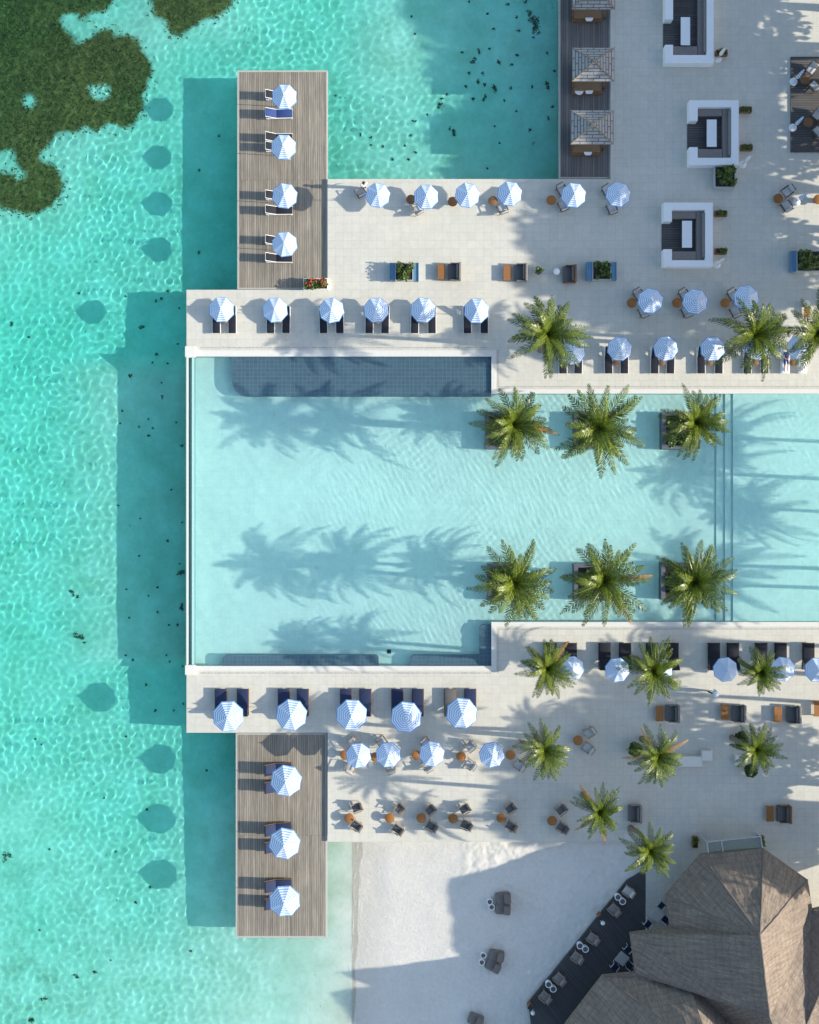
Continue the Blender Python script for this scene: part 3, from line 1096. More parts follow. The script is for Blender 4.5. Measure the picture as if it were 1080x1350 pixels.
def palm(px, py, z, rad, label, group, base=None, var=0, dry=None, base_z=0, rot=None):
    top = W(px, py, z)
    if base is None:
        b = Vector((top.x + random.uniform(-.25, .25), top.y + random.uniform(-.25, .25), base_z))
    else:
        b = W(base[0], base[1], base_z)
    r_ = thing('palm_tree', label, 'palm tree', (b.x, b.y, b.z), 0, group)
    d = top - b
    mb = MB()
    pts, rd = [], []
    bow = Vector((random.uniform(-.2, .2), random.uniform(-.2, .2), 0))
    N = 9
    for i in range(N + 1):
        t_ = i / N
        pts.append(Vector((d.x * t_ ** 1.4, d.y * t_ ** 1.4, d.z * t_)) + bow * math.sin(math.pi * t_))
        rd.append(.19 - .07 * t_ + (.06 if i == 0 else 0) + .008 * (i % 2))
    mb.tube(pts, rd, 10)
    part('trunk', mb, M['trunk'], r_, True, 80)
    mb = MB()
    rr = random.Random(int(px * 7 + py))
    for k in range(6):
        az = rr.uniform(0, 6.28); q = Vector((.2 * math.cos(az), .2 * math.sin(az), -.16 - .08 * rr.random())) + d
        prof = [(.02, -.13), (.09, -.09), (.115, 0), (.085, .09), (.02, .13)]
        mb.lathe(prof, 8, mtx=Matrix.Translation(q))
    part('coconut_cluster', mb, M['shrub'] if False else M['brown'], r_, True, 80)
    sc_ = (rad / S * (1 - z / H)) / 2.72
    c_ = link('crown', CROWNS[var % 6], r_, d, rot if rot is not None else rr.uniform(0, 6.28))
    c_.rotation_euler = (rr.uniform(-.22, .22), rr.uniform(-.22, .22), c_.rotation_euler[2])
    c_.scale = (sc_ * rr.uniform(.94, 1.07), sc_ * rr.uniform(.94, 1.07), sc_ * rr.uniform(.85, 1.15))
    if dry is not None:
        k_ = link('dry_frond', DRY[dry % 3], r_, d + Vector((0, 0, .08)), rr.uniform(0, 6.28), 'dried orange frond')
        k_.scale = (sc_,) * 3
    return r_

# broad leafy trees (they stand past the east edge of the terrace)
def tree_crown(seed, rx, rz, n=13, per=520):
    r_ = random.Random(seed)
    mb = MB()
    for k in range(n):
        az = k * 2.4 + r_.random(); rr = rx * .68 * math.sqrt((k + .3) / n)
        c_ = (rr * math.cos(az), rr * math.sin(az), rz * r_.uniform(-.55, .62) * (1 - .3 * rr / rx))
        q = rx * r_.uniform(.30, .46)
        leaf_cloud(mb, c_, q, q, q * .8, per, .42, seed * 100 + k)
    return mb
TREES = [tree_crown(s_, 5.6, 5.2).mesh('crown', M['leaf']) for s_ in (1, 2, 3)]
def tree(px, py, h, cz, scale, label, group, var=0, rz=0):
    p = W(px, py, 0)
    r_ = thing('leafy_tree', label, 'tree', (p.x, p.y, 0), rz, group)
    mb = MB()
    mb.tube([(0, 0, -.1), (.08, .05, cz * .45), (-.05, .1, cz)], [.42, .3, .22], 10)
    for k in range(5):
        az = k * 1.26
        mb.tube([(0, .05, cz * .55), (1.6 * math.cos(az), 1.6 * math.sin(az), cz * .9), (3 * scale * math.cos(az), 3 * scale * math.sin(az), cz * 1.12)], [.2, .13, .05], 7)
    part('trunk', mb, M['trunk'], r_, True, 80)
    c_ = link('crown', TREES[var % 3], r_, (0, 0, cz), rz)
    c_.scale = (scale, scale, h)
    return r_

# ================================================================== PLACEMENT
DK = -.19      # pier deck level
# --- piers: parasols and loungers (heads to the sea)
G = 'parasols on the lagoon side pier'
up = [(374.5, 126, 125.5, 149.5), (373.5, 192.5, 181, 193.5), (375, 257, 257.5, 277), (375, 321, 317, 340)]
for i, (px, py, ya, yb) in enumerate(up):
    where = ['at its outer end', 'second from its outer end', 'third from its outer end', 'beside the flower box'][i]
    parasol(PAR, px, py, f'white and blue striped parasol on the lagoon pier, {where}', 'parasols on the piers', DK)
    for k, y in enumerate((ya, yb)):
        p = W(368, y, .2)
        K = LW_BLUE if (i == 0 and k == 1) else LW_BLACK
        cl = 'blue cushioned' if K is LW_BLUE else 'dark'
        side = ['outer', 'inner'][k]
        K.put((p.x, p.y, DK), R(90) + R(random.uniform(-2, 2)), f'{cl} white framed lounger, {side} one under the lagoon pier parasol {where}'.replace('parasol at', 'parasol at'), 'loungers on the lagoon pier')
lo_ = [(377, 1030, 1014.5, 1037.5), (375, 1113, 1093.5, 1116), (375, 1189, 1167.5, 1191)]
for i, (px, py, ya, yb) in enumerate(lo_):
    where = ['nearest the pool', 'in the middle', 'at its outer end'][i].replace('nearest', 'next to').replace('next to the pool', 'next to the terrace')
    parasol(PARB, px, py, f'large white and blue parasol on the beach side pier, {where}', 'parasols on the piers', DK)
    for k, y in enumerate((ya, yb)):
        p = W(367, y, .2)
        LB_NAVY.put((p.x, p.y, DK), R(90) + R(random.uniform(-2, 2)), f'navy lounger on beach side pier {where}, {["uncovered one", "half covered one"][k]} of pair', 'loungers on the beach side pier')

# --- row along the lagoon edge: parasols, round tables, armchairs
T1 = [(498, 256), (562, 258), (616.5, 256), (672.5, 254), (757, 256), (816, 255)]
for i, (px, py) in enumerate(T1):
    parasol(PAR, px, py, f'striped parasol on the terrace edge by the lagoon, {ORD[i]} from the sea', 'parasols along the lagoon edge', scale=.98)
tabs = [(542, 263, TABD), (597, 266, TAB), (650, 265, TABD), (727, 264, TAB)]
for i, (px, py, K) in enumerate(tabs):
    p = W(px, py, .4)
    K.put((p.x, p.y, 0), 0, f'round timber table on the lagoon edge, {ORD[i]} from the sea in its row', 'round tables along the lagoon edge')
chs = [(475, 253, -150, AC_GREY, 'beside the standing person at the sea end'), (551, 276, -150, AC_LIGHT, 'under the second parasol from the sea'),
       (662.5, 275, -158, AC_GREY, 'below the fourth parasol from the sea'), (742.5, 271, -158, AC_GREY, 'below the fifth parasol from the sea'),
       (741, 251, 30, AC_GREY, 'mostly hidden behind the fifth parasol'), (806.5, 275, -160, AC_GREY, 'below the parasol by the jetty corner'),
       (801, 253, 30, AC_GREY, 'mostly hidden behind the parasol by the jetty corner')]
for px, py, rz, K, wh in chs:
    p = W(px, py, .4)
    K.put((p.x, p.y, 0), R(rz), f'grey cushioned armchair on the lagoon edge {wh}', 'armchairs along the lagoon edge')

# --- lounge chairs and planters in the middle of the terrace
for px, py, K, lb in ((599, 358, SOFA, 'charcoal lounge chair with timber table, sea end of the row with plant boxes'),
                      (686.5, 359, SOFA, 'charcoal lounge chair with timber table and a small pot plant behind it'),
                      (751, 361, SOFAW, 'charcoal lounge chair between white stool and blue plant box, without a timber table')):
    p = W(px, py, .5)
    K.put((p.x, p.y, 0), R(random.uniform(-1, 1)), lb, 'lounge chairs on the terrace')
for px, py, lb in ((582, 358, 'slatted timber coffee table, sea end of the row with plant boxes'),
                   (669, 359.5, 'slatted timber coffee table before the lounge chair with the pot plant')):
    p = W(px, py, .38)
    COFFEE.put((p.x, p.y, 0), 0, lb, 'coffee tables on the terrace')
p = W(734, 358, .4)
TABW.put((p.x, p.y, 0), 0, 'small round white stool beside the lounge chair without a timber table')

def plant_box(px, py, w, d, h, boxmat, label, seed, leaf_h=.5, flowers=0, side=None, base_z=0, n=260, rim=None, name='plant_box', cat='planter', lmat='shrub'):
    """w, d in metres"""
    p = W(px, py, h)
    r_ = thing(name, label, cat, (p.x, p.y, base_z))
    mb = MB()
    t_ = .06
    for b in ((-w / 2, -d / 2, 0, w / 2, -d / 2 + t_, h), (-w / 2, d / 2 - t_, 0, w / 2, d / 2, h), (-w / 2, -d / 2 + t_, 0, -w / 2 + t_, d / 2 - t_, h), (w / 2 - t_, -d / 2 + t_, 0, w / 2, d / 2 - t_, h)):
        mb.box(*b)
    part('box', mb, M[boxmat], r_)
    mb = MB(); mb.box(-w / 2 + t_, -d / 2 + t_, .02, w / 2 - t_, d / 2 - t_, h - .06)
    part('soil', mb, M['soil'], r_)
    mb = MB()
    rr = random.Random(seed)
    for k in range(max(3, int(w * d * 10))):
        leaf_cloud(mb, (rr.uniform(-w / 2 + .15, w / 2 - .15), rr.uniform(-d / 2 + .12, d / 2 - .12), h + leaf_h * rr.uniform(.15, .6)), .24, .24, leaf_h * .55, max(14, int(n / max(3, w * d * 10))), .17, seed * 50 + k, shell=.3)
    part('foliage', mb, M[lmat], r_)
    if flowers:
        mb = MB()
        for k in range(flowers):
            x, y = rr.uniform(-w / 2 + .1, w / 2 - .1), rr.uniform(-d / 2 + .1, d / 2 - .1)
            mb.lathe([(.01, -.03), (.055, 0), (.06, .02), (.02, .05)], 7, mtx=Matrix.Translation((x, y, h + leaf_h * rr.uniform(.6, 1.05))))
        part('flowers', mb, M['flower'], r_)
    if side:
        for sx in side:
            mb = MB()
            x0, x1 = (-w / 2 - .42, -w / 2 - .36) if sx < 0 else (w / 2 + .36, w / 2 + .42)
            mb.box(x0, -d / 2, 0, x1, d / 2, h * .95)
            xa, xb = sorted((x0 if sx < 0 else x1, sx * w / 2))
            mb.box(min(x0, sx * w / 2 + (.0 if sx > 0 else 0)), -d / 2, h * .80, max(x1, sx * w / 2), d / 2, h * .84)
            part('side_shelf', mb, M['blueglass'], r_)
    return r_
plant_box(533, 358, 1.35, 1.35, .55, 'steel', 'square plant box with blue glass sides at the sea end of the terrace', 21, .55, side=(1, -1), n=420)
plant_box(793.5, 357, 1.4, 1.35, .5, 'steel', 'blue sided square plant box with a half bare shrub beside the last lounge chair', 22, .3, side=(1, -1), n=330)
plant_box(416, 373.5, 1.85, .85, .5, 'white', 'white trough of red flowers on the corner of the lagoon pier', 23, .55, flowers=26, base_z=-.19, n=420)
plant_box(956, 233, 1.55, 1.6, .6, 'steel', 'grey plant box with bushy shrub at the corner of a white seating booth', 24, .75, n=620)
plant_box(1066, 344, 1.75, 1.55, .6, 'steel', 'blue sided plant box with loose dark shrub at the terrace east edge', 25, .75, side=(-1,), n=520)
for i, (px, py, lb) in enumerate(((952, 69, 'small timber plant box beside the seating booth at the terrace top edge'), (984, 144, 'small timber plant box beside the booth behind the bushy grey planter, upper end'),
                                  (985, 194, 'small timber plant box beside the booth behind the bushy grey planter, lower end'), (951, 281, 'small timber plant box at the upper end of the booth next to the parasol cafe'),
                                  (951, 331, 'small timber plant box at the lower end of the booth next to the parasol cafe'))):
    plant_box(px, py, .85, .42, .4, 'brown', lb, 30 + i, .28, n=70)
plant_box(917, 1111, .40, .82, .45, 'brown', 'small upright timber plant box on the sea side of the glass canopy', 36, .3, n=60)
plant_box(1004, 1109, .45, .7, .45, 'brown', 'small timber plant box on the inland side of the glass canopy', 37, .4, n=70)
def pot(px, py, label, seed, r=.22):
    p = W(px, py, .5)
    r_ = thing('pot_plant', label, 'pot plant', (p.x, p.y, 0))
    mb = MB(); mb.lathe([(r * .6, 0), (r, .35), (r * 1.05, .4), (r * .85, .4), (r * .8, .34)], 14)
    part('pot', mb, M['taupe'], r_, True)
    mb = MB(); leaf_cloud(mb, (0, 0, .62), r * 1.5, r * 1.5, .35, 110, .16, seed, shell=.2)
    part('foliage', mb, M['shrub'], r_)
pot(711, 357, 'small spiky pot plant behind a charcoal lounge chair', 3)

# --- loungers by the dark bench of the pool
T3 = [(291.5, 407.5, 285.5, 306.5), (362.3, 408, 357, 377.5), (437, 408.5, 426.5, 448), (496, 408, 487, 508), (558, 408, 547, 569.5), (628.6, 409, 616, 638.5)]
for i, (px, py, xa, xb) in enumerate(T3):
    parasol(PAR, px, py, f'striped parasol on the lagoon side of the seaward pool, {ORD[i]} from the sea', 'parasols above the dark pool bench')
    for k, x in enumerate((xa, xb)):
        p = W(x, 422, .2)
        LW_BLACK.put((p.x, p.y, 0), R(random.uniform(-1.5, 1.5)), f'black lounger, {["seaward", "inland"][k]} of pair under {ORD[i]} parasol from sea above dark pool bench', 'black loungers above the dark pool bench')
    p = W((xa + xb) / 2, 423, .4)
    TABS.put((p.x, p.y, 0), 0, f'little brown table between the {ORD[i]} pair of black loungers above the dark pool bench', 'small tables between loungers')
T3R = [(756, 464, 742, 762.5, 'under the large palm', LW_BLACK), (818, 459, 802, 823, 'next inland of the large palm', LW_BLACK), (879, 459, 863, 884, 'second inland of the large palm', LW_BLACK),
       (941, 459, 924, 947.5, 'just seaward of the dark palm', LW_BLACK), (1000, 458, 985, 1007.5, 'under the dark palm', LW_BLACK), (1056, 457, 1035, 1057.5, 'at the terrace east end', LW_TOWEL)]
for i, (px, py, xa, xb, wh, K) in enumerate(T3R):
    parasol(PAR, px, py, f'blue striped parasol over poolside loungers {wh}', 'shaded parasols beside the palm pool', scale=.97)
    for k, x in enumerate((xa, xb)):
        p = W(x, 475, .2)
        cl = 'white towel covered' if K is LW_TOWEL else 'black'
        K.put((p.x, p.y, 0), R(random.uniform(-1.5, 1.5)), f'{cl} poolside lounger, {["seaward", "inland"][k]} one of the pair {wh}', 'loungers beside the palm pool')
    p = W((xa + xb) / 2, 478, .4)
    TABS.put((p.x, p.y, 0), 0, f'little brown table between poolside loungers {wh}', 'small tables between loungers')

# --- shaded parasol cafe
T4 = [(858.5, 396), (917.5, 397), (985, 392)]
for i, (px, py) in enumerate(T4):
    wh = ['seaward end', 'middle', 'inland end beside dark palm'][i]
    parasol(PAR, px, py, f'blue striped parasol of cafe row below white booth, {wh}', 'parasols of the shaded cafe row')
    p = W([833, 892.5, 956][i], 399.5, .4)
    TAB.put((p.x, p.y, 0), 0, f'round timber table of cafe row below white booth, {wh}', 'round tables of the shaded cafe row')
    p = W([842, 902, 966][i], 389, .4)
    AC_GREY.put((p.x, p.y, 0), R(30), f'grey armchair above table, cafe row below white booth, {wh}', 'armchairs of the shaded cafe row')
    p = W([848, 905, 969][i], 411, .4)
    AC_GREY.put((p.x, p.y, 0), R(-156), f'grey armchair below table, cafe row below white booth, {wh}', 'armchairs of the shaded cafe row')
# loose set at the terrace east side and on the dark platform
def chair_set(tx, ty, chairs, K, wh, grp, TK=TAB):
    p = W(tx, ty, .4 )
    TK.put((p.x, p.y, chairs[0][3]), 0, f'round timber table {wh}', grp[0])
    for k, (cx_, cy_, rz, z, which) in enumerate(chairs):
        p = W(cx_, cy_, .4 + z)
        K.put((p.x, p.y, z), R(rz), f'{which} {wh}', grp[1])
g2 = ('round tables at the terrace east side', 'armchairs at the terrace east side')
chair_set(1026, 262, [(1038, 252.5, -55, 0, 'grey armchair lagoon side of table'), (1036.5, 271.5, -148, 0, 'grey armchair pool side of table')], AC_GREY, 'on the open terrace by a furled parasol', g2)
p = W(1079, 263, .4)
TAB.put((p.x, p.y, 0), 0, 'round timber table cut by the terrace edge near a furled parasol', g2[0])
t = MB(); rect(t, 1042, 75.5, 1130, 201, 0, .10)
pl = solid('timber_platform', t, M['matwood'], 'low dark timber platform with armchairs in the terrace corner', 'platform')
chair_set(1061, 105.5, [(1070, 91, -38, .10, 'grey armchair far side of table'), (1073.5, 113, -140, .10, 'grey armchair near side of table')], AC_GREY, 'at the far end of the dark platform', g2, TABD)
chair_set(1065, 162, [(1078, 151, -38, .10, 'grey armchair far side of table'), (1078, 173, -140, .10, 'grey armchair near side of table')], AC_GREY, 'at the pool end of the dark platform', g2, TABD)

def mk_furled(mat, rad, htop):
    def mk(label, group):
        r_ = thing('furled_parasol', label, 'parasol', group=group)
        mb = MB(); mb.lathe([(.30, 0), (.30, .05), (.26, .08), (.05, .10), (.03, .16)], 16)
        part('base', mb, M['white'], r_, True)
        mb = MB(); mb.tube([(0, 0, .12), (0, 0, htop)], .022, 8)
        part('pole', mb, M['steel'], r_, True)
        mb = MB()
        n = 16
        rows = [(.10, .95), (.115, 1.05), (.10, 1.5), (.085, 2.0), (.05, htop - .06), (.012, htop)]
        vs_, fs, uvs = [], [], []
        for j, (rr, z) in enumerate(rows):
            for k in range(n):
                a_ = 2 * math.pi * k / n
                q = rr * (1.2 if k % 2 == 0 else .75)
                vs_.append((q * math.cos(a_), q * math.sin(a_), z))
        for j in range(len(rows) - 1):
            for k in range(n):
                a_, b_ = j * n + k, j * n + (k + 1) % n
                fs.append((a_, b_, b_ + n, a_ + n)); uvs.append([(0, 1 - j / 5), (1, 1 - j / 5), (1, 1 - (j + 1) / 5), (0, 1 - (j + 1) / 5)])
        mb.add(vs_, fs, None, uvs)
        part('canopy', mb, mat, r_)
        return r_
    return mk
FUR = Kind(mk_furled(M['parasol'], .1, 2.6))
FURW = Kind(mk_furled(M['white'], .1, 2.3))
for px, py, z, K, lb in ((1046, 108, .10, FUR, 'furled parasol on a white round base, far end of the dark platform'), (1045, 168.5, .10, FUR, 'furled parasol on a white round base, pool end of the dark platform'),
                      (1050, 266, 0, FUR, 'furled striped parasol beside two grey armchairs on the open terrace'),
                      (946, 78, 0, FURW, 'furled white parasol by the booth at the terrace top edge'), (979, 217, 0, FURW, 'furled white parasol by the booth behind the bushy planter'),
                      (945, 349, 0, FURW, 'furled white parasol by the booth next to the parasol cafe')):
    p = W(px, py, z)
    K.put((p.x, p.y, z), R(random.uniform(0, 90)), lb, 'furled parasols')

# --- white seating booths
def booth(x0, y0, x1, y1, ix0, iy0, ix1, iy1, oy0, oy1, table, label, tlabel):
    zt = .88
    c_ = W((x0 + x1) / 2, (y0 + y1) / 2, zt)
    r_ = thing('seating_booth', label, 'seating booth', (c_.x, c_.y, 0))
    def L(px, py, z):
        w_ = W(px, py, z)
        return w_.x - c_.x, w_.y - c_.y
    mb = MB()
    def B(px0, py0, px1, py1, z0, z1, zr=zt):
        a_, b_ = L(px0, py1, zr), L(px1, py0, zr)
        mb.box(a_[0], a_[1], z0, b_[0], b_[1], z1)
    B(x0, y0, x1, iy0, 0, zt); B(x0, iy1, x1, y1, 0, zt); B(ix1, iy0, x1, iy1, 0, zt)
    B(x0, iy0, ix0, oy0, 0, zt); B(x0, oy1, ix0, iy1, 0, zt)
    part('wall', mb, M['plaster'], r_)
    mb = MB(); B(ix0, iy0, ix1, iy1, .005, .05)
    B(x0 + .5, oy0, ix0, oy1, .005, .06)
    part('floor_mat', mb, M['matwood'], r_)
    sw = 12
    for k, b in enumerate(((ix0, iy0, ix1 - sw, iy0 + sw), (ix0, iy1 - sw, ix1 - sw, iy1), (ix1 - sw, iy0, ix1, iy1))):
        mb = MB(); a_, q_ = L(b[0], b[3], .45), L(b[2], b[1], .45)
        mb.rbox(a_[0] + .015, a_[1] + .015, .06, q_[0] - .015, q_[1] - .015, .45, .035)
        part('bench_seat', mb, M['taupe'], r_)
    mb = MB()
    a_, q_ = L(ix1 - 3.5, iy1 - 4, .78), L(ix1 - .3, iy0 + 4, .78)
    mb.rbox(a_[0], a_[1], .46, q_[0], q_[1], .78, .03)
    part('back_cushion', mb, M['taupe'], r_)
    tx0, ty0, tx1, ty1 = table
    a_, b_ = W(tx0, ty1, .62), W(tx1, ty0, .62)
    cx_, cy_ = (a_.x + b_.x) / 2, (a_.y + b_.y) / 2
    hx, hy = (b_.x - a_.x) / 2, (b_.y - a_.y) / 2
    t_ = thing('booth_table', tlabel, 'table', (cx_, cy_, .05), 0, 'white tables in the seating booths')
    mb = MB(); mb.rbox(-hx, -hy, .52, hx, hy, .57, .012)
    part('table_top', mb, M['plaster'], t_)
    for sy in (-1, 1):
        mb = MB(); mb.box(-hx * .7, sy * hy * .8 - .04, 0, hx * .7, sy * hy * .8 + .04, .52)
        part('leg', mb, M['darkframe'], t_)
booth(877, -32, 941, 83, 887.5, -18, 932, 72.5, 25.5, 59, (897.7, 22.5, 910, 59.5), 'white walled seating booth with dark benches cut by the terrace top edge', 'long white table in the booth at the terrace top edge')
booth(909, 132, 974, 217.5, 920, 141, 964.5, 208, 159, 194, (932, 157.5, 945, 193.5), 'white walled seating booth with dark benches behind the bushy grey planter', 'long white table in the booth behind the bushy grey planter')
booth(875, 267, 940, 351.5, 886, 276.5, 930, 343, 292, 328.5, (899.4, 291, 912.5, 326.5), 'white walled seating booth with dark benches next to the parasol cafe', 'long white table in the booth next to the parasol cafe')

# --- shingled pavilions on the dark jetty
def pavilion(x0, y0, x1, y1, label, dlabel):
    z0, z1 = 2.35, 3.0
    a_, b_ = W(x0, y1, z0), W(x1, y0, z0)
    cx_, cy_ = (a_.x + b_.x) / 2, (a_.y + b_.y) / 2
    hx, hy = (b_.x - a_.x) / 2, (b_.y - a_.y) / 2
    r_ = thing('shingled_pavilion', label, 'pavilion', (cx_, cy_, -.19), 0, 'shingled pavilions on the jetty')
    mb = MB()
    ap = Vector((0, 0, z1 + .19))
    cs = [Vector((-hx, -hy, z0 + .19)), Vector((hx, -hy, z0 + .19)), Vector((hx, hy, z0 + .19)), Vector((-hx, hy, z0 + .19))]
    for k in range(4):
        p, q = cs[k], cs[(k + 1) % 4]
        w_ = (q - p).length; m_ = (p + q) / 2; sl = (ap - m_).length
        mb.add([p, q, ap], [(0, 1, 2)], None, [[(-w_ / 2, sl), (w_ / 2, sl), (0, 0)]])
        d = Vector((0, 0, -.10))
        mb.add([p + d, q + d, q, p], [(0, 1, 2, 3)], None, [[(0, 0), (w_, 0), (w_, .1), (0, .1)]])
    mb.add([c + Vector((0, 0, -.10)) for c in cs], [(3, 2, 1, 0)], None, [[(0, 0)] * 4])
    roof = part('roof', mb, M['shingle'], r_)
    mb = MB()
    for k in range(4):
        mb.tube([ap + Vector((0, 0, .02)), cs[k] + Vector((0, 0, .02))], .045, 6)
    link('hip_cap', mb.mesh('hip_cap', M['teakgrey']), roof)
    for sx in (-1, 1):
        for sy in (-1, 1):
            mb = MB(); mb.box(sx * (hx - .35) - .05, sy * (hy - .3) - .05, 0, sx * (hx - .35) + .05, sy * (hy - .3) + .05, z0 + .05)
            part('post', mb, M['brown'], r_)
    d_ = thing('daybed', dlabel, 'daybed', (cx_ - .15, cy_ - .28, -.19), 0, 'daybeds under the pavilions')
    mb = MB(); mb.rbox(-1.1, -1.15, .08, 1.1, 1.0, .36, .02)
    part('frame', mb, M['brown'], d_)
    mb = MB(); mb.rbox(-1.02, -.98, .365, 1.02, .95, .52, .05)
    part('mattress', mb, M['bedbrown'], d_)
    mb = MB(); mb.tube([(-.15, -1.02, .48), (.42, -1.02, .48)], .085, 10); mb.tube([(-.08, -1.12, .43), (.36, -1.12, .43)], .06, 10)
    part('rolled_towel', mb, M['towel'], d_, True)
pavilion(754, -38, 811, 12, 'shingled pavilion cut by the picture edge, at the far end of the jetty', 'brown timber daybed under the pavilion cut by the picture edge')
pavilion(754.5, 63, 810, 107, 'grey shingled pavilion with a round white table beside it', 'brown timber daybed under the middle pavilion by a round white table')
pavilion(752.5, 145.5, 809, 190, 'grey shingled pavilion nearest the terrace on the dark jetty'.replace('nearest', 'next to'), 'brown timber daybed under the pavilion next to the terrace')
p = W(763.5, 119.5, .2)
Kind(make_table(.34, .48, M['white'])).put((p.x, p.y, -.19), 0, 'round white table beside the middle jetty pavilion')

# --- beach side of the pool: large parasols and navy loungers (heads away from the pool)
B1 = [(300.5, 945, 291.5, 320.5), (384, 943, 374.5, 399.5), (463.5, 943, 456.5, 482), (535.5, 946, 524, 551), (609, 941, 593.5, 620)]
for i, (px, py, xa, xb) in enumerate(B1):
    parasol(PARB, px, py, f'large white parasol with a blue shaded side over navy loungers, {ORD[i]} from the sea', 'large parasols on the beach side of the pool')
    for k, x in enumerate((xa, xb)):
        p = W(x, 925.5, .2)
        K = LB_CHAR if (i == 4 and k == 0) else LB_NAVY
        K.put((p.x, p.y, 0), R(180), f'{"charcoal" if K is LB_CHAR else "navy"} lounger, {["seaward", "inland"][k]} of {ORD[i]} pair from the sea under large white parasols', 'loungers on the beach side of the pool')
B1R = [(755, 882, 726, 752.5, 'under the small round palm'), (815, 884, 797, 824, 'on the seaward side of the tallest beach side palm'), (872, 884, 859.5, 886.5, 'under the tallest beach side palm'),
       (958, 883.5, 941, 966, 'beside the walking person'), (1034, 883, 1003.5, 1029, 'under the compact dark palm'), (1079, 884, 1065.5, 1090, 'at the east edge beyond the beach side palms')]
for i, (px, py, xa, xb, wh) in enumerate(B1R):
    parasol(PAR, px, py, f'blue striped parasol over dark loungers {wh}', 'parasols beneath the beach side palms', scale=.97)
    for k, x in enumerate((xa, xb)):
        p = W(x, 865, .2)
        LB_DK = LBB
        LB_DK.put((p.x, p.y, 0), R(180), f'wide black lounger {wh}, {["seaward", "inland"][k]} of pair', 'loungers beneath the beach side palms') if x < 1085 else None
g3 = ('round tables of the beach side parasol row', 'armchairs of the beach side parasol row')
B2P = [(472.5, 997), (512, 996), (569.5, 995), (649, 996)]
for i, (px, py) in enumerate(B2P):
    parasol(PAR, px, py, f'smaller striped parasol over round tables behind navy loungers, {ORD[i]} from the sea', 'parasols of the beach side table row')
B2 = [(455, 995, [(466, 979.5, 35), (463, 1011, 155)]), (495, 998, [(503.5, 977.5, 35), (514, 1011, -160)]), (549, 995.5, [(562, 980, 40), (563, 1009, -150)]), (608, 997, [(620, 984.5, -50), (619.5, 1007.5, -125)]), (673, 995, [(687, 985, -55), (684.5, 1008.5, -125)])]
for i, (tx, ty, cs) in enumerate(B2):
    chair_set(tx, ty, [(x, y, rz, 0, ['grey armchair on the pool side', 'grey armchair on the beach side'][k]) for k, (x, y, rz) in enumerate(cs)], AC_LIGHT, f'of {ORD[i]} table set from sea behind navy loungers', g3)
chair_set(762, 976, [(777, 965.5, -58, 0, 'pale grey armchair on the pool side'), (775, 986, -125, 0, 'pale grey armchair on the beach side')], AC_LIGHT, 'of the lone table set in palm shade', g3)
g4 = ('round tables at the beach edge', 'armchairs at the beach edge')
B3 = [(460.5, 1078.5, [(470, 1065, -70), (469.5, 1088, -125)]), (514, 1078.5, [(527, 1066.5, -40), (524, 1093, -125)]), (555.5, 1078.5, [(567, 1068, -52), (568.5, 1089, -120)]), (597.5, 1079, [(612, 1067, -60), (614, 1087.5, -115)]),
      (661, 1078.5, [(672.5, 1066, -55), (673.5, 1089, -120)]), (728, 1082, [(739.5, 1068, -52), (741, 1091, -122)])]
for i, (tx, ty, cs) in enumerate(B3):
    chair_set(tx, ty, [(x, y, rz, 0, ['dark armchair on the pool side', 'dark armchair on the beach side'][k]) for k, (x, y, rz) in enumerate(cs)], AC_DARK, f'of {ORD[i]} table set from sea at beach edge', g4)
for px, py, lb in ((887, 941, 'beneath the tallest beach side palm'), (974, 941, 'between the walking person and the low green palm'), (1046.5, 942.5, 'with a dark seat near the terrace east edge')):
    p = W(px, py, .5)
    SOFA.put((p.x, p.y, 0), R(random.uniform(-1, 1)), f'charcoal lounge chair with timber table {lb}', 'lounge chairs beneath the beach side palms')
p = W(1034, 1073.5, .5)
SOFAW.put((p.x, p.y, 0), 0, 'lounge chair with brown timber sides in shade beside the thatched roof', 'lounge chairs beneath the beach side palms')
p = W(837, 1073, .5)
SOFA.put((p.x, p.y, 0), 0, 'dark lounge chair half hidden between two palms at the beach edge', 'lounge chairs beneath the beach side palms')
for px, py, lb in ((870, 941, 'beneath the tallest beach side palm'), (956, 939, 'between the walking person and the low green palm'), (1026, 942, 'near the terrace east edge'), (1078.5, 934.5, 'cut by the terrace east edge'), (1015.5, 1073, 'in shade beside the thatched roof')):
    p = W(px, py, .38)
    COFFEE.put((p.x, p.y, 0), 0, f'slatted timber coffee table {lb}', 'coffee tables beneath the beach side palms')
p = W(1065, 410, .45)
COFFEE.put((p.x, p.y, 0), 0, 'slatted timber coffee table under the palm at the terrace east edge', 'coffee tables on the terrace', .75)
p = W(1063.5, 400, .45)
TABW.put((p.x, p.y, 0), 0, 'small round white stool behind the timber table at the terrace east edge')
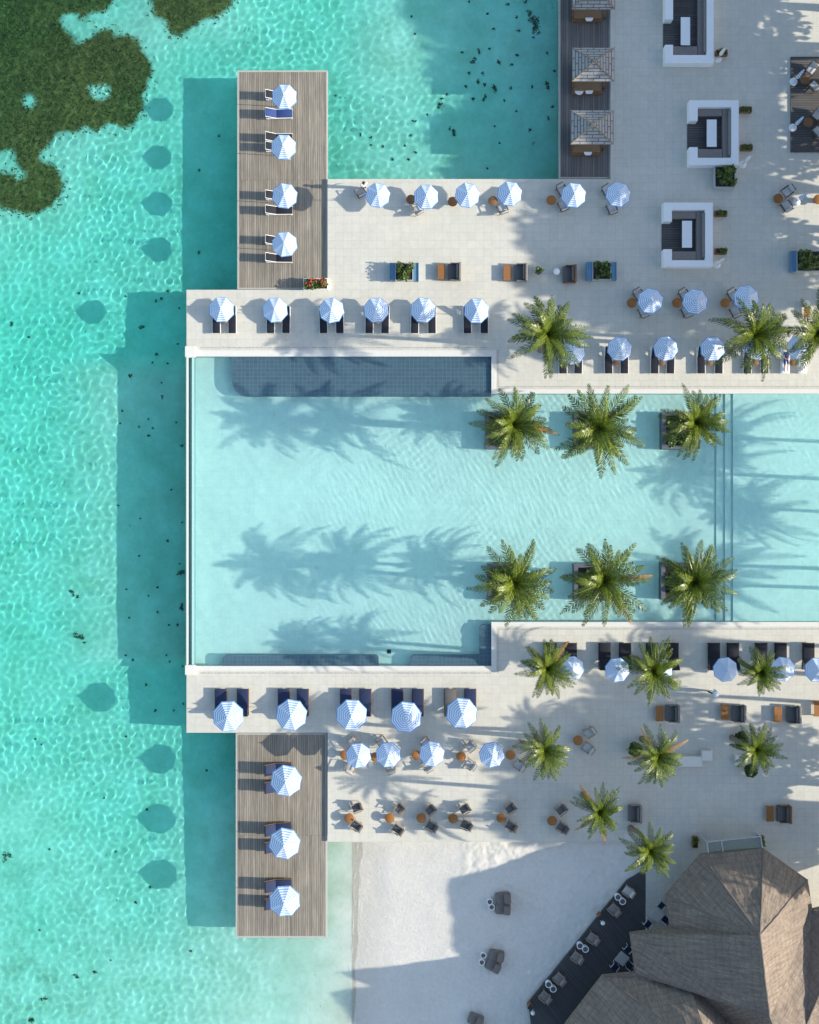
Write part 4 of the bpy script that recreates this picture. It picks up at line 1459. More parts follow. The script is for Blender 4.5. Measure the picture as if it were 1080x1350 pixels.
# pale stone benches beside the palm feet
t = MB(); a_ = W(894, 1011, .42); b_ = W(925.5, 997.5, .42)
t.rbox(a_.x, a_.y, 0, b_.x, b_.y, .42, .02)
solid('stone_bench', t, M['coping'], 'long pale stone bench beside the orange tipped palm', 'bench', 'pale stone benches')
t = MB(); a_ = W(925.7, 1003, .45); b_ = W(939.5, 990, .45)
t.rbox(a_.x, a_.y, 0, b_.x, b_.y, .45, .02)
solid('stone_bench', t, M['coping'], 'short square pale stone bench at the end of a longer one', 'bench', 'pale stone benches')
t = MB(); a_ = W(970.5, 1010, .42); b_ = W(986, 995.5, .42)
t.rbox(a_.x, a_.y, 0, b_.x, b_.y, .42, .02)
solid('stone_bench', t, M['coping'], 'pale stone bench half under the low green palm', 'bench', 'pale stone benches')
def bush(px, py, r, label, seed):
    p = W(px, py, .6)
    r_ = thing('round_shrub', label, 'shrub', (p.x, p.y, 0))
    mb = MB(); mb.tube([(0, 0, 0), (0, 0, .5)], .05, 6)
    part('stem', mb, M['trunk'], r_)
    mb = MB(); leaf_cloud(mb, (0, 0, .62), r, r, r * .85, 420, .15, seed, shell=.7)
    part('foliage', mb, M['leaf'], r_)
bush(838, 988, .55, 'dark round clipped shrub at the foot of the orange tipped palm', 5)
bush(977, 974, .55, 'dark round clipped shrub on the pool side of the low green palm', 6)
bush(990, 1016, .5, 'round green shrub on the beach side of the low green palm', 7)

# --- palms
planters = [(640, 690, 543, 592), (757, 807, 543, 592), (873, 923, 543, 592), (643, 693, 743, 792), (757, 807, 743, 792), (872, 922, 742, 791)]
PW = ['seaward lagoon side', 'middle lagoon side', 'inland lagoon side', 'seaward beach side', 'middle beach side', 'inland beach side']
for (x0, x1, y0, y1), wh in zip(planters, PW):
    a_, b_ = W(x0, y1, .3), W(x1, y0, .3)
    hx, hy = (b_.x - a_.x) / 2, (b_.y - a_.y) / 2
    r_ = thing('palm_planter', f'square grey mosaic planter standing in the pool, {wh} one', 'planter', ((a_.x + b_.x) / 2, (a_.y + b_.y) / 2, -.95), 0, 'palm planters in the pool')
    mb = MB()
    zt = 1.27
    for b in ((-hx, -hy, 0, hx, -hy + .3, zt), (-hx, hy - .3, 0, hx, hy, zt), (-hx, -hy + .3, 0, -hx + .3, hy - .3, zt), (hx - .3, -hy + .3, 0, hx, hy - .3, zt)):
        mb.box(*b)
    o = part('planter_wall', mb, M['mosaic'], r_)
    o.cycles.is_caustics_receiver = True
    mb = MB(); mb.box(-hx + .3, -hy + .3, 0, hx - .3, hy - .3, zt - .12)
    part('soil', mb, M['soil'], r_)
    mb = MB()
    rr = random.Random(int(x0 + y0))
    for k in range(12):
        leaf_cloud(mb, (rr.uniform(-hx + .4, hx - .4), rr.uniform(-hy + .4, hy - .4), zt + .12), .38, .38, .25, 45, .2, int(x0) * 9 + k, shell=.2)
    part('foliage', mb, M['shrub'], r_)
GP = 'palms in the pool planters'
pp = [(676, 560, 6.7, 54, 0, 0), (790, 563, 6.9, 59, 4, None), (916, 557, 6.4, 47, 2, None), (679, 768, 6.6, 56, 3, None), (797, 767, 6.8, 59, 1, 2), (917, 767, 6.7, 54, 5, None)]
for (px, py, z, rad, var, dry), (x0, x1, y0, y1), wh in zip(pp, planters, PW):
    palm(px, py, z, rad, f'coconut palm growing from the pool planter, {wh} one', GP, ((x0 + x1) / 2, (y0 + y1) / 2), var, dry, .2)
GT = 'palms on the terrace'
palm(722, 442, 6.6, 54, 'large green palm over loungers at the pool step, alone on the lagoon side', GT, None, 2)
palm(993, 443, 7.0, 56, 'large dark palm over the shaded poolside loungers', GT, None, 3)
palm(1078, 440, 7.0, 50, 'dark palm cut by the terrace east edge above the towel covered loungers', GT, None, 1)
palm(722, 882, 6.8, 39, 'small round bright palm over loungers at the inner pool corner', GT, None, 2, 0)
palm(862, 885, 8.0, 43, 'tallest beach side palm with long loose fronds over a timber table', GT, None, 1)
palm(1004, 885, 6.8, 33, 'compact dark palm over loungers on the beach side', GT, None, 2)
palm(718, 990, 6.8, 38, 'pale green palm beside the last table of the beach side parasol row', GT, None, 3)
palm(866, 997, 6.5, 39, 'orange tipped palm beside the long pale stone bench', GT, None, 3, 1)
palm(997, 988, 6.0, 36, 'low green palm half over a pale stone bench', GT, None, 0)
palm(790, 1070, 6.3, 37, 'palm with yellow dead fronds at the end of the beach edge table row', GT, None, 1, 1)
palm(856, 1120, 6.3, 40, 'bright green palm at the corner of the dark beach deck', GT, None, 0)

# ================================================================== thatched restaurant
def thatched():
    P = {
        'A1': (1002, 1233, 8.15), 'A2': (1015, 1341, 8.3), 'c1': (924.5, 1127, 3.0), 'c2': (1007, 1119, 3.0), 'c3': (1065, 1160, 3.0), 'c4': (1071, 1200, 3.2),
        'c8': (878, 1181, 3.0), 'c7': (884, 1224, 3.4), 'd1': (831, 1231, 2.9), 'd2': (838, 1283, 3.6), 'e1': (795, 1287, 2.9), 'e2': (745, 1352, 2.9), 'e3': (735, 1500, 2.9),
        'V1': (909, 1299, 4.7), 'V2': (972, 1358, 5.5), 'P2': (941, 1392, 9.5), 'P3': (949, 1428, 10.0), 'J': (1063, 1352, 7.3), 'K': (1080, 1500, 8.6), 'R1': (1127, 1203, 4.7), 'f1': (1210, 1235, 3.0), 'f2': (1250, 1440, 3.0), 'f3': (1200, 1620, 3.0), 'f4': (900, 1640, 3.0), 'g1': (1112, 1190, 3.2)}
    Q = {k: W(*v) for k, v in P.items()}
    # twin peaks with a dip between
    Q['D'] = (Q['P2'] + Q['P3']) / 2 - Vector((0, 0, .9))
    F = [('A1', 'c2', 'c1'), ('A1', 'c3', 'c2'), ('A1', 'c4', 'c3'), ('A1', 'A2', 'c4'), ('A1', 'c1', 'c8'), ('A1', 'c8', 'c7'), ('A1', 'c7', 'd1'), ('A1', 'd1', 'A2'), ('A2', 'd1', 'd2'),
         ('A2', 'd2', 'V1'), ('A2', 'V1', 'V2'), ('d2', 'e1', 'V1'), ('e1', 'P2', 'V1'), ('V1', 'P2', 'V2'), ('A2', 'V2', 'K'), ('A2', 'K', 'J'), ('J', 'K', 'f2'), ('R1', 'J', 'f2'), ('V2', 'P2', 'D'),
         ('V2', 'D', 'P3'), ('V2', 'P3', 'K'), ('P3', 'f4', 'K'), ('K', 'f4', 'f3'), ('K', 'f3', 'f2'), ('e1', 'e2', 'P2'), ('e2', 'D', 'P2'), ('e2', 'P3', 'D'), ('e2', 'e3', 'P3'), ('e3', 'f4', 'P3'),
         ('A2', 'J', 'c4'), ('c4', 'J', 'R1'), ('c4', 'R1', 'g1'), ('g1', 'R1', 'f1'), ('R1', 'f2', 'f1')]
    cen = W(985, 1290, 0)
    r_ = thing('thatched_restaurant', 'large building with a many sided grey brown thatched roof at the beach', 'building', (cen.x, cen.y, 0))
    off = Vector((cen.x, cen.y, 0))
    mb = MB()
    def disp(p):
        return p + Vector((0, 0, .045 * math.sin(p.x * 1.7 + 2 * math.sin(p.y * 1.1)) + .06 * math.sin(p.x * 5.1 + 1.3 * math.sin(p.y * 4.3)) * math.sin(p.y * 4.7 + p.x * 2.1)))
    for a_, b_, c_ in F:
        A, B, C = Q[a_] - off, Q[b_] - off, Q[c_] - off
        n = (B - A).cross(C - A)
        if n.z < 0:
            B, C = C, B; n = -n
        n.normalize()
        dn = Vector((0, 0, -1)); dn = (dn - n * dn.dot(n)); dn = dn.normalized() if dn.length > .01 else Vector((0, -1, 0))
        uu = n.cross(dn)
        N = max(2, int(max((B - A).length, (C - A).length, (C - B).length) / .45))
        idx = {}
        vs_, fs, uvs, tu = [], [], [], []
        for i in range(N + 1):
            for j in range(N + 1 - i):
                p = A + (B - A) * (i / N) + (C - A) * (j / N)
                idx[i, j] = len(vs_)
                tu.append((p.dot(uu), p.dot(dn)))
                vs_.append(disp(p))
        for i in range(N):
            for j in range(N - i):
                t3 = (idx[i, j], idx[i + 1, j], idx[i, j + 1]); fs.append(t3); uvs.append([tu[k] for k in t3])
                if j < N - i - 1:
                    t3 = (idx[i + 1, j], idx[i + 1, j + 1], idx[i, j + 1]); fs.append(t3); uvs.append([tu[k] for k in t3])
        mb.add(vs_, fs, None, uvs)
    eav = ['c1', 'c2', 'c3', 'c4', 'g1', 'f1', 'f2', 'f3', 'f4', 'e3', 'e2', 'e1', 'd2', 'd1', 'c7', 'c8', 'c1']
    for k in range(len(eav) - 1):
        p, q = Q[eav[k]] - off, Q[eav[k + 1]] - off
        N = max(2, int((q - p).length / .45))
        for i in range(N):
            u0, u1 = p.lerp(q, i / N), p.lerp(q, (i + 1) / N)
            d = Vector((0, 0, -.42))
            mb.add([disp(u0), disp(u1), u1 + d, u0 + d], [(0, 1, 2, 3)], None, [[(i * .4, 0), (i * .4 + .4, 0), (i * .4 + .4, .4), (i * .4, .4)]])
    rf = part('roof', mb, M['thatch'], r_)
    mb = MB()
    for e in (('A1', 'A2'), ('A1', 'c1'), ('A1', 'c2'), ('A1', 'c3'), ('R1', 'J'), ('A2', 'd2'), ('A1', 'c8'), ('P2', 'e1')):
        p, q = Q[e[0]] - off, Q[e[1]] - off
        N = max(3, int((q - p).length / .5))
        pts = [disp(p.lerp(q, i / N)) + Vector((0, 0, .0)) for i in range(N + 1)]
        mb.tube(pts, [.055 + .02 * random.random() for _ in pts], 6)
    link('ridge_cap', mb.mesh('ridge_cap', M['ridge']), rf)
    inner = [(960, 1165), (1005, 1158), (1040, 1185), (1045, 1230), (1120, 1240), (1170, 1270), (1190, 1430), (1150, 1580), (920, 1590), (800, 1480), (800, 1400), (880, 1320), (900, 1270), (925, 1215)]
    mb = MB(); mb.prism([tuple((W(x, y, 0) - off).xy) for x, y in inner], .02, 2.9)
    part('wall', mb, M['plaster'], r_)
    for nm in ('c1', 'c2', 'c3', 'c8', 'd1', 'e1', 'e2', 'c7', 'd2'):
        p = (Q[nm] - off)
        q = p.lerp(Vector((0, 0, 0)), .24 if nm not in ('c7', 'd2') else .12)
        mb = MB(); mb.tube([(q.x, q.y, -.2), (q.x, q.y, P[nm][2] - .1)], .11, 8)
        part('post', mb, M['brown'], r_, True)
    return r_
thatched()
# glass canopy over the entrance
cs = [(932, 1110), (1003, 1102.5), (1006, 1127), (935, 1131)]
q = [W(x, y, 2.75) for x, y in cs]
o = (q[0] + q[2]) / 2
r_ = thing('glass_canopy', 'greenish glass canopy with a metal frame at the edge of the thatched roof', 'canopy', (o.x, o.y, 0))
off = Vector((o.x, o.y, 0))
pc = [p - off for p in q]
m1 = pc[0].lerp(pc[1], .27); m2 = pc[3].lerp(pc[2], .27)
for pane in ((pc[0], m1, m2, pc[3]), (m1, pc[1], pc[2], m2)):
    mb = MB(); up = Vector((0, 0, .03))
    mb.prism([(p.x, p.y) for p in pane], 2.75, 2.775)
    part('pane', mb, M['glass'], r_)
mb = MB()
up = Vector((0, 0, .03))
for a_, b_ in ((pc[0], pc[1]), (pc[1], pc[2]), (pc[2], pc[3]), (pc[3], pc[0]), (m1, m2)):
    mb.tube([a_ + up, b_ + up], .045, 6)
part('frame', mb, M['steel'], r_)
for c_ in pc[:2]:
    mb = MB(); mb.tube([(c_.x, c_.y, 0), (c_.x, c_.y, 2.75)], .045, 8)
    part('post', mb, M['steel'], r_)

# ================================================================== dark deck furniture
DD = -.17
RD = R(-129)
dk = [(828, 1175, AC_LIGHT, 'pale armchair at the palm end of the dark beach deck'), (809, 1199, AC_BARE, 'brown armchair below the pale one on the dark beach deck'),
      (781, 1237, AC_BARE, 'brown armchair of the middle deck pair, palm end'), (760, 1262, AC_BARE, 'brown armchair of the middle deck pair, beach tip end'),
      (737, 1290, AC_BARE, 'brown armchair of the last deck pair, towards the palm'), (718, 1314, AC_BARE, 'brown armchair at the beach tip of the dark deck')]
for px, py, K, lb in dk:
    p = W(px, py, .25)
    K.put((p.x, p.y, DD), RD + R(random.uniform(-6, 6)), lb, 'armchairs on the dark beach deck')
def mk_ring(label, group):
    r_ = thing('side_table', label, 'side table', group=group)
    mb = MB(); mb.lathe([(.22, 0), (.20, .05), (.20, .36), (.26, .40), (.26, .44), (.20, .445), (.19, .42)], 16)
    part('drum', mb, M['white'], r_, True)
    mb = MB(); mb.lathe([(.188, .40), (.188, .425)], 16)
    part('inset_top', mb, M['darkcush'], r_)
    return r_
RING = Kind(mk_ring)
for (px, py), lb in zip(((815, 1183), (821, 1188.5), (765, 1247), (772, 1251.5), (723.5, 1298), (729.5, 1304)),
                        ('seaward white rimmed drum table between the palm end deck chairs', 'inland white rimmed drum table between the palm end deck chairs', 'seaward white rimmed drum table between the middle deck chairs',
                         'inland white rimmed drum table between the middle deck chairs', 'seaward white rimmed drum table between the beach tip deck chairs', 'inland white rimmed drum table between the beach tip deck chairs')):
    p = W(px, py, .25)
    RING.put((p.x, p.y, DD), 0, lb, 'white rimmed drum tables')
def mk_lamp(label, group):
    r_ = thing('deck_lamp', label, 'lamp', group=group)
    mb = MB(); mb.lathe([(.12, 0), (.12, .04), (.03, .06), (.03, .62)], 12)
    part('stand', mb, M['white'], r_, True)
    mb = MB(); mb.lathe([(.03, .60), (.12, .64), (.165, .74), (.15, .85), (.08, .92), (.01, .94)], 14)
    part('globe', mb, M['plaster'], r_, True)
    return r_
LAMP = Kind(mk_lamp)
def mk_boll(label, group):
    r_ = thing('timber_bollard', label, 'bollard', group=group)
    mb = MB(); mb.rbox(-.16, -.16, 0, .16, .16, .9, .02)
    part('post', mb, M['brown'], r_)
    mb = MB(); mb.rbox(-.19, -.19, .905, .19, .19, .96, .015)
    part('cap', mb, M['darkframe'], r_)
    return r_
BOLL = Kind(mk_boll)
for px, py, wh in ((795, 1217, 'between the palm end and middle deck chairs'), (702.5, 1335.5, 'at the beach tip of the dark deck')):
    p = W(px, py, .6); LAMP.put((p.x, p.y, DD), 0, f'white globe lamp {wh}', 'globe lamps on the dark deck')
    p = W(px - 3, py - 8, .6); BOLL.put((p.x, p.y, DD), RD, f'brown timber bollard {wh}', 'timber bollards on the dark deck')
def mk_dining(label, group):
    r_ = thing('dining_table', label, 'table', group=group)
    mb = MB(); mb.rbox(-.42, -.42, .70, .42, .42, .75, .012)
    part('table_top', mb, M['greycush'], r_)
    mb = MB(); mb.tube([(0, 0, .04), (0, 0, .70)], .05, 10); mb.rbox(-.26, -.26, 0, .26, .26, .04, .01)
    part('pedestal', mb, M['darkframe'], r_)
    return r_
DIN = Kind(mk_dining)
def mk_dchair(label, group):
    r_ = thing('dining_chair', label, 'chair', group=group)
    mb = MB(); mb.rbox(-.24, -.24, .41, .24, .22, .47, .025)
    part('seat', mb, M['navy'], r_)
    mb = MB(); mb.rbox(-.23, .20, .50, .23, .25, .86, .02)
    part('backrest', mb, M['navy'], r_)
    for sx in (-1, 1):
        for yy in (-.22, .23):
            mb = MB(); mb.tube([(sx * .23, yy, 0), (sx * .23, yy, .42 if yy < 0 else .50)], .018, 6)
            part('leg', mb, M['white'], r_)
        mb = MB(); mb.tube([(sx * .265, -.20, .44), (sx * .265, -.18, .66), (sx * .265, .22, .68)], .022, 6)
        part('armrest', mb, M['white'], r_)
    return r_
DCH = Kind(mk_dchair)
for px, py, wh, wh2, chs_ in ((866, 1206, 'under the thatched eave towards the palm', 'by the palm end eave', [(872, 1194, -40), (854.5, 1218.5, 140), (878, 1213, -130)]),
                    (820, 1263.5, 'in the notch of the thatched eave towards the beach', 'in the beach end eave notch', [(828, 1252, -40), (811, 1275, 140), (831, 1274, -130)])):
    p = W(px, py, .5); DIN.put((p.x, p.y, DD), R(51), f'square pale dining table {wh}', 'dining tables under the thatched eave')
    for (x, y, a_), w_ in zip(chs_, ('pool side', 'beach side', 'inland side')):
        p = W(x, y, .4); DCH.put((p.x, p.y, DD), R(a_), f'navy dining chair with white arms, {w_} of table {wh2}', 'dining chairs under the thatched eave')

# ================================================================== beach seats
def mk_bean(label, group):
    r_ = thing('beach_seat', label, 'bean bag', group=group)
    mb = MB(); mb.rbox(-.62, -.44, 0, .55, .44, .42, .19, None, 4)
    part('cushion', mb, M['bean'], r_, True, 80)
    mt = Matrix.Translation((.14, 0, .36)) @ Matrix.Rotation(R(-18), 4, 'Y')
    mb = MB(); mb.rbox(-.05, -.36, 0, .46, .36, .38, .16, mt, 4)
    part('backrest', mb, M['bean'], r_, True, 80)
    return r_
BEAN = Kind(mk_bean)
for px, py, rz, lb in ((664.5, 1185.5, 6, 'upper of two brown bean seats on sand level with the deck palm end'), (664, 1199.5, -4, 'lower of two brown bean seats on sand level with the deck palm end'),
                       (655.5, 1261.5, -10, 'upper of two rounded brown bean seats midway along the dark deck'), (651, 1275, -25, 'lower of two rounded brown bean seats midway along the dark deck'),
                       (628, 1346.5, -20, 'brown bean seat cut by the lower picture edge on the sand'), (630, 1360, 10, 'second brown bean seat mostly outside the lower picture edge on the sand')):
    p = W(px, py, 0)
    z = float(bed_z(np.array([[p.x]]), np.array([[p.y]]))[0, 0])
    BEAN.put((p.x, p.y, z), R(rz), lb, 'brown bean seats on the beach')
for px, py, lb in ((646, 1190, 'upper white rimmed drum table by the bean seats level with the deck palm end'), (648.5, 1197, 'lower white rimmed drum table by the bean seats level with the deck palm end'),
                   (637.5, 1261, 'upper white rimmed drum table by the bean seats midway along the deck'), (635.5, 1270, 'lower white rimmed drum table by the bean seats midway along the deck')):
    p = W(px, py, 0)
    z = float(bed_z(np.array([[p.x]]), np.array([[p.y]]))[0, 0])
    RING.put((p.x, p.y, z), 0, lb, 'white rimmed drum tables', .9)

# ================================================================== people
def skin_mesh(name, verts, edges, mat, root=0, sub=2, extra=None):
    me = bpy.data.meshes.new(name + '_cage')
    me.from_pydata([v[0] for v in verts], edges, [])
    ob = bpy.data.objects.new(name + '_cage', me)
    COL.objects.link(ob)
    sk = ob.modifiers.new('skin', 'SKIN')
    if not me.skin_vertices:
        bpy.context.view_layer.objects.active = ob
        bpy.ops.mesh.customdata_skin_add()
    for i, v in enumerate(verts):
        rr = v[1] if isinstance(v[1], tuple) else (v[1], v[1])
        me.skin_vertices[0].data[i].radius = rr
        me.skin_vertices[0].data[i].use_root = (i == root)
    sk.use_smooth_shade = True
    ss = ob.modifiers.new('sub', 'SUBSURF'); ss.levels = sub; ss.render_levels = sub
    bpy.context.view_layer.update()
    dg = bpy.context.evaluated_depsgraph_get()
    out = bpy.data.meshes.new_from_object(ob.evaluated_get(dg))
    out.name = name
    bpy.data.objects.remove(ob)
    out.materials.clear(); out.materials.append(mat)
    if extra:
        bm = bmesh.new(); bm.from_mesh(out)
        tmp = extra.mesh(name + '_extra', mat, True)
        bm.from_mesh(tmp); bm.to_mesh(out); bm.free()
        bpy.data.meshes.remove(tmp)
    out.shade_smooth()
    return out
def person(label, loc_, rz, J, top_mat, low_mat, hat=None, long_low=True, sleeves=True):
    """J: joints in metres, facing -y"""
    r_ = thing('person', label, 'person', loc_, rz)
    o_ = ['pelvis', 'waist', 'chest', 'neck', 'head', 'crown_', 'sL', 'eL', 'wL', 'pL', 'sR', 'eR', 'wR', 'pR', 'hL', 'kL', 'aL', 'tL', 'hR', 'kR', 'aR', 'tR']
    rad = dict(pelvis=(.15, .11), waist=(.13, .095), chest=(.155, .11), neck=.055, head=.095, crown_=.075, sL=.06, eL=.043, wL=.028, pL=(.042, .02), sR=.06, eR=.043, wR=.028, pR=(.042, .02),
               hL=.085, kL=.058, aL=.038, tL=(.042, .03), hR=.085, kR=.058, aR=.038, tR=(.042, .03))
    ix = {n: i for i, n in enumerate(o_)}
    E = [('pelvis', 'waist'), ('waist', 'chest'), ('chest', 'neck'), ('neck', 'head'), ('head', 'crown_')]
    for s_ in 'LR':
        E += [('chest', 's' + s_), ('s' + s_, 'e' + s_), ('e' + s_, 'w' + s_), ('w' + s_, 'p' + s_), ('pelvis', 'h' + s_), ('h' + s_, 'k' + s_), ('k' + s_, 'a' + s_), ('a' + s_, 't' + s_)]
    ex = MB()
    hd = Vector(J['head']); fw = Vector(J.get('face', (0, -1, 0))).normalized()
    sd = fw.cross(Vector((0, 0, 1))); sd = sd.normalized() if sd.length > .1 else Vector((1, 0, 0))
    upv = sd.cross(fw)
    ex.tube([hd + fw * .085 + upv * .02, hd + fw * .115 - upv * .02, hd + fw * .09 - upv * .03], [.008, .016, .008], 6)
    for sg in (-1, 1):
        ex.tube([hd + sd * sg * .09 + upv * .025, hd + sd * sg * .105, hd + sd * sg * .09 - upv * .03], [.008, .016, .008], 6)
    for s_ in 'LR':
        w_, p_ = Vector(J['w' + s_]), Vector(J['p' + s_])
        d = (p_ - w_).normalized()
        side = d.cross(Vector((0, 0, 1))); side = side.normalized() if side.length > .1 else Vector((0, 1, 0))
        nn = side.cross(d)
        for k, ln in enumerate((.065, .078, .083, .075)):
            b_ = p_ + side * (k - 1.5) * .019 + d * .01
            ex.tube([b_, b_ + d * ln * .5 - nn * .004, b_ + d * ln - nn * .018], [.0095, .0085, .006], 6)
        b_ = p_ - side * .035 - d * .03
        ex.tube([b_, b_ - side * .02 + d * .03, b_ - side * .022 + d * .062], [.011, .010, .007], 6)
    body = link('body', skin_mesh('body', [(J[n], rad[n]) for n in o_], [(ix[a_], ix[b_]) for a_, b_ in E], M['skin'], 0, 2, ex), r_)
    # clothing, a little larger than the body
    g = lambda n, k: (J[n], tuple(x * k for x in rad[n]) if isinstance(rad[n], tuple) else rad[n] * k)
    L_ = lambda a_, b_, t_: tuple(Vector(J[a_]).lerp(Vector(J[b_]), t_))
    vs_ = [g('waist', 1.22), (L_('pelvis', 'waist', .3), (.165, .125)), g('chest', 1.2), (L_('chest', 'neck', .55), .09)]
    ed = [(0, 1), (0, 2), (2, 3)]
    for s_ in 'LR':
        b_ = len(vs_)
        vs_ += [g('s' + s_, 1.3), (L_('s' + s_, 'e' + s_, .6), .065)]
        ed += [(2, b_), (b_, b_ + 1)]
    link('shirt', skin_mesh('shirt', vs_, ed, top_mat, 0, 2), r_)
    vs_ = [(L_('pelvis', 'waist', .25), (.16, .12)), g('pelvis', 1.12)]
    ed = [(0, 1)]
    for s_ in 'LR':
        b_ = len(vs_)
        vs_ += [g('h' + s_, 1.18), g('k' + s_, 1.3)] + ([(L_('k' + s_, 'a' + s_, .8), .058)] if long_low else [])
        ed += [(1, b_), (b_, b_ + 1)] + ([(b_ + 1, b_ + 2)] if long_low else [])
    link('trousers', skin_mesh('trousers', vs_, ed, low_mat, 0, 2), r_)
    mb = MB()
    mt = Matrix.Translation(hd + upv * .045 - fw * .02) @ Matrix(((sd.x, fw.x, upv.x, 0), (sd.y, fw.y, upv.y, 0), (sd.z, fw.z, upv.z, 0), (0, 0, 0, 1)))
    mb.lathe([(.095, -.06), (.108, -.01), (.105, .04), (.08, .085), (.04, .105), (.005, .11)], 14, mtx=mt)
    link('hair', mb.mesh('hair', M['hair'], True), r_)
    if hat:
        mb = MB(); mb.lathe([(.20, .03), (.20, .045), (.115, .055), (.11, .13), (.07, .15), (.01, .152)], 16, mtx=mt)
        link('hat', mb.mesh('hat', hat, True), r_)
    return r_
stand = dict(pelvis=(0, 0, .93), waist=(0, 0, 1.10), chest=(0, -.01, 1.32), neck=(0, 0, 1.50), head=(0, -.02, 1.62), crown_=(0, -.01, 1.72),
             sL=(.19, 0, 1.42), eL=(.25, .03, 1.14), wL=(.24, -.06, .90), pL=(.235, -.09, .82), sR=(-.19, 0, 1.42), eR=(-.25, .02, 1.14), wR=(-.22, -.14, .93), pR=(-.21, -.18, .86),
             hL=(.095, 0, .88), kL=(.10, -.02, .48), aL=(.105, .02, .08), tL=(.12, -.13, .035), hR=(-.095, 0, .88), kR=(-.10, -.02, .48), aR=(-.105, .02, .08), tR=(-.12, -.13, .035))
p = W(480.5, 248.5, 0)
person('standing person in a white shirt beside an armchair at the lagoon terrace edge', (p.x, p.y, 0), R(200), stand, M['towel'], M['denim'])
walk = dict(stand)
walk.update(eL=(.24, .13, 1.16), wL=(.22, .10, .92), pL=(.215, .08, .84), eR=(-.24, -.10, 1.16), wR=(-.21, -.28, .98), pR=(-.20, -.34, .92),
            kL=(.10, -.20, .50), aL=(.10, -.30, .10), tL=(.11, -.44, .06), kR=(-.10, .06, .48), aR=(-.10, .32, .12), tR=(-.11, .22, .035))
p = W(937.5, 911, 0)
person('person walking in pale blue shirt and white hat, casting a long thin shadow', (p.x, p.y, 0), R(70), walk, M['sky_shirt'], M['denim'], M['towel'])
lie = dict(pelvis=(0, .10, .50), waist=(0, .24, .58), chest=(0, .44, .74), neck=(0, .58, .88), head=(0, .66, .98), crown_=(0, .71, 1.07), face=(0, -.75, .66),
           sL=(.19, .50, .82), eL=(.28, .30, .66), wL=(.16, .10, .66), pL=(.10, .04, .67), sR=(-.19, .50, .82), eR=(-.28, .30, .66), wR=(-.16, .10, .66), pR=(-.10, .04, .67),
           hL=(.095, .04, .48), kL=(.11, -.38, .62), aL=(.11, -.76, .46), tL=(.12, -.84, .52), hR=(-.095, .04, .48), kR=(-.11, -.40, .50), aR=(-.11, -.82, .46), tR=(-.12, -.88, .54))
p = W(1035, 475, .2)
person('person in a blue shirt reclining on a white towel covered lounger', (p.x, p.y, .02), 0, lie, M['blue'], M['blue'], None, False)

# ================================================================== life on the seabed
def zbed(x, y):
    return float(bed_z(np.array([[x]]), np.array([[y]]))[0, 0])
gx = rng.uniform(-36, -10, 60000); gy = rng.uniform(12, 41, 60000)
mk = grass_mask((gx + rng.normal(0, .38, 60000))[None, :], (gy + rng.normal(0, .38, 60000))[None, :])[0]
gx, gy = gx[mk][:5200], gy[mk][:5200]
gz = bed_z(gx[None, :], gy[None, :])[0]
mb = MB()
rr = random.Random(77)
for x, y, z in zip(gx, gy, gz):
    for k in range(2):
        a_ = rr.uniform(0, 6.28); l = rr.uniform(.06, .26); w_ = rr.uniform(.03, .09)
        d = Vector((math.cos(a_), math.sin(a_), 0)); s_ = Vector((-d.y, d.x, 0))
        b_ = Vector((x + rr.uniform(-.1, .1), y + rr.uniform(-.1, .1), z - .02))
        mb.add([b_ - s_ * w_, b_ + s_ * w_, b_ + d * l + Vector((0, 0, l * .8))], [(0, 1, 2)], None, [[(rr.random(), .2)] * 3])
M['seagrass'] = leafy('seagrass_blade', (.16, .085, .028), (.38, .215, .065), (.46, .29, .13), .1, .9, 0)
o = link('seagrass', mb.mesh('seagrass', M['seagrass']))
o['kind'] = 'stuff'
o.cycles.is_caustics_receiver = True
weeds = [(672, 8, 8, 4, .5), (693, 6, 7, 4, .8), (697, 22, 9, 5, -.9), (704, 33, 13, 9, -1.1), (704, 45, 12, 8, -.6), (702, 53, 6, 3, 1.2), (683, 43, 6, 3, .3), (680, 26, 5, 4, 0), (643, 22, 4, 2, 0),
         (606, 72, 5, 3, .6), (623, 83, 8, 6, .5), (633, 73, 4, 7, .3), (681, 77, 4, 6, 0), (673, 90, 6, 3, .3), (658, 86, 4, 7, .2), (630, 110, 4, 10, .1), (637, 101, 4, 6, .3), (638, 112, 4, 6, .3), (615, 116, 4, 6, .5),
         (650, 120, 8, 7, .7), (622, 133, 6, 5, .5), (639, 133, 4, 7, -.3), (617, 98, 4, 3, 0), (579, 142, 7, 6, .4), (584, 132, 5, 2, .3), (598, 177, 6, 7, .5), (594, 170, 3, 7, 0), (544, 163, 3, 4, 0), (563, 152, 3, 3, 0),
         (541, 182, 4, 3, .2), (533, 196, 3, 5, .3), (551, 204, 6, 4, .3), (519, 213, 4, 3, 0), (537, 213, 4, 3, 0), (476, 177, 3, 9, .2), (488, 182, 3, 3, 0), (505, 195, 3, 3, 0), (722, 113, 5, 12, .2), (719, 75, 3, 5, -.4), (732, 98, 6, 3, -.5),
         (728, 145, 7, 3, -.6), (722, 162, 3, 6, 0), (699, 172, 3, 6, -.4), (700, 116, 3, 5, .2), (664, 135, 3, 3, 0), (672, 119, 3, 4, 0), (547, 48, 4, 3, 0), (543, 25, 3, 3, 0), (654, 0, 3, 2, 0), (619, 5, 3, 4, .2), (651, 42, 4, 2, 0), (590, 127, 4, 3, .2)]
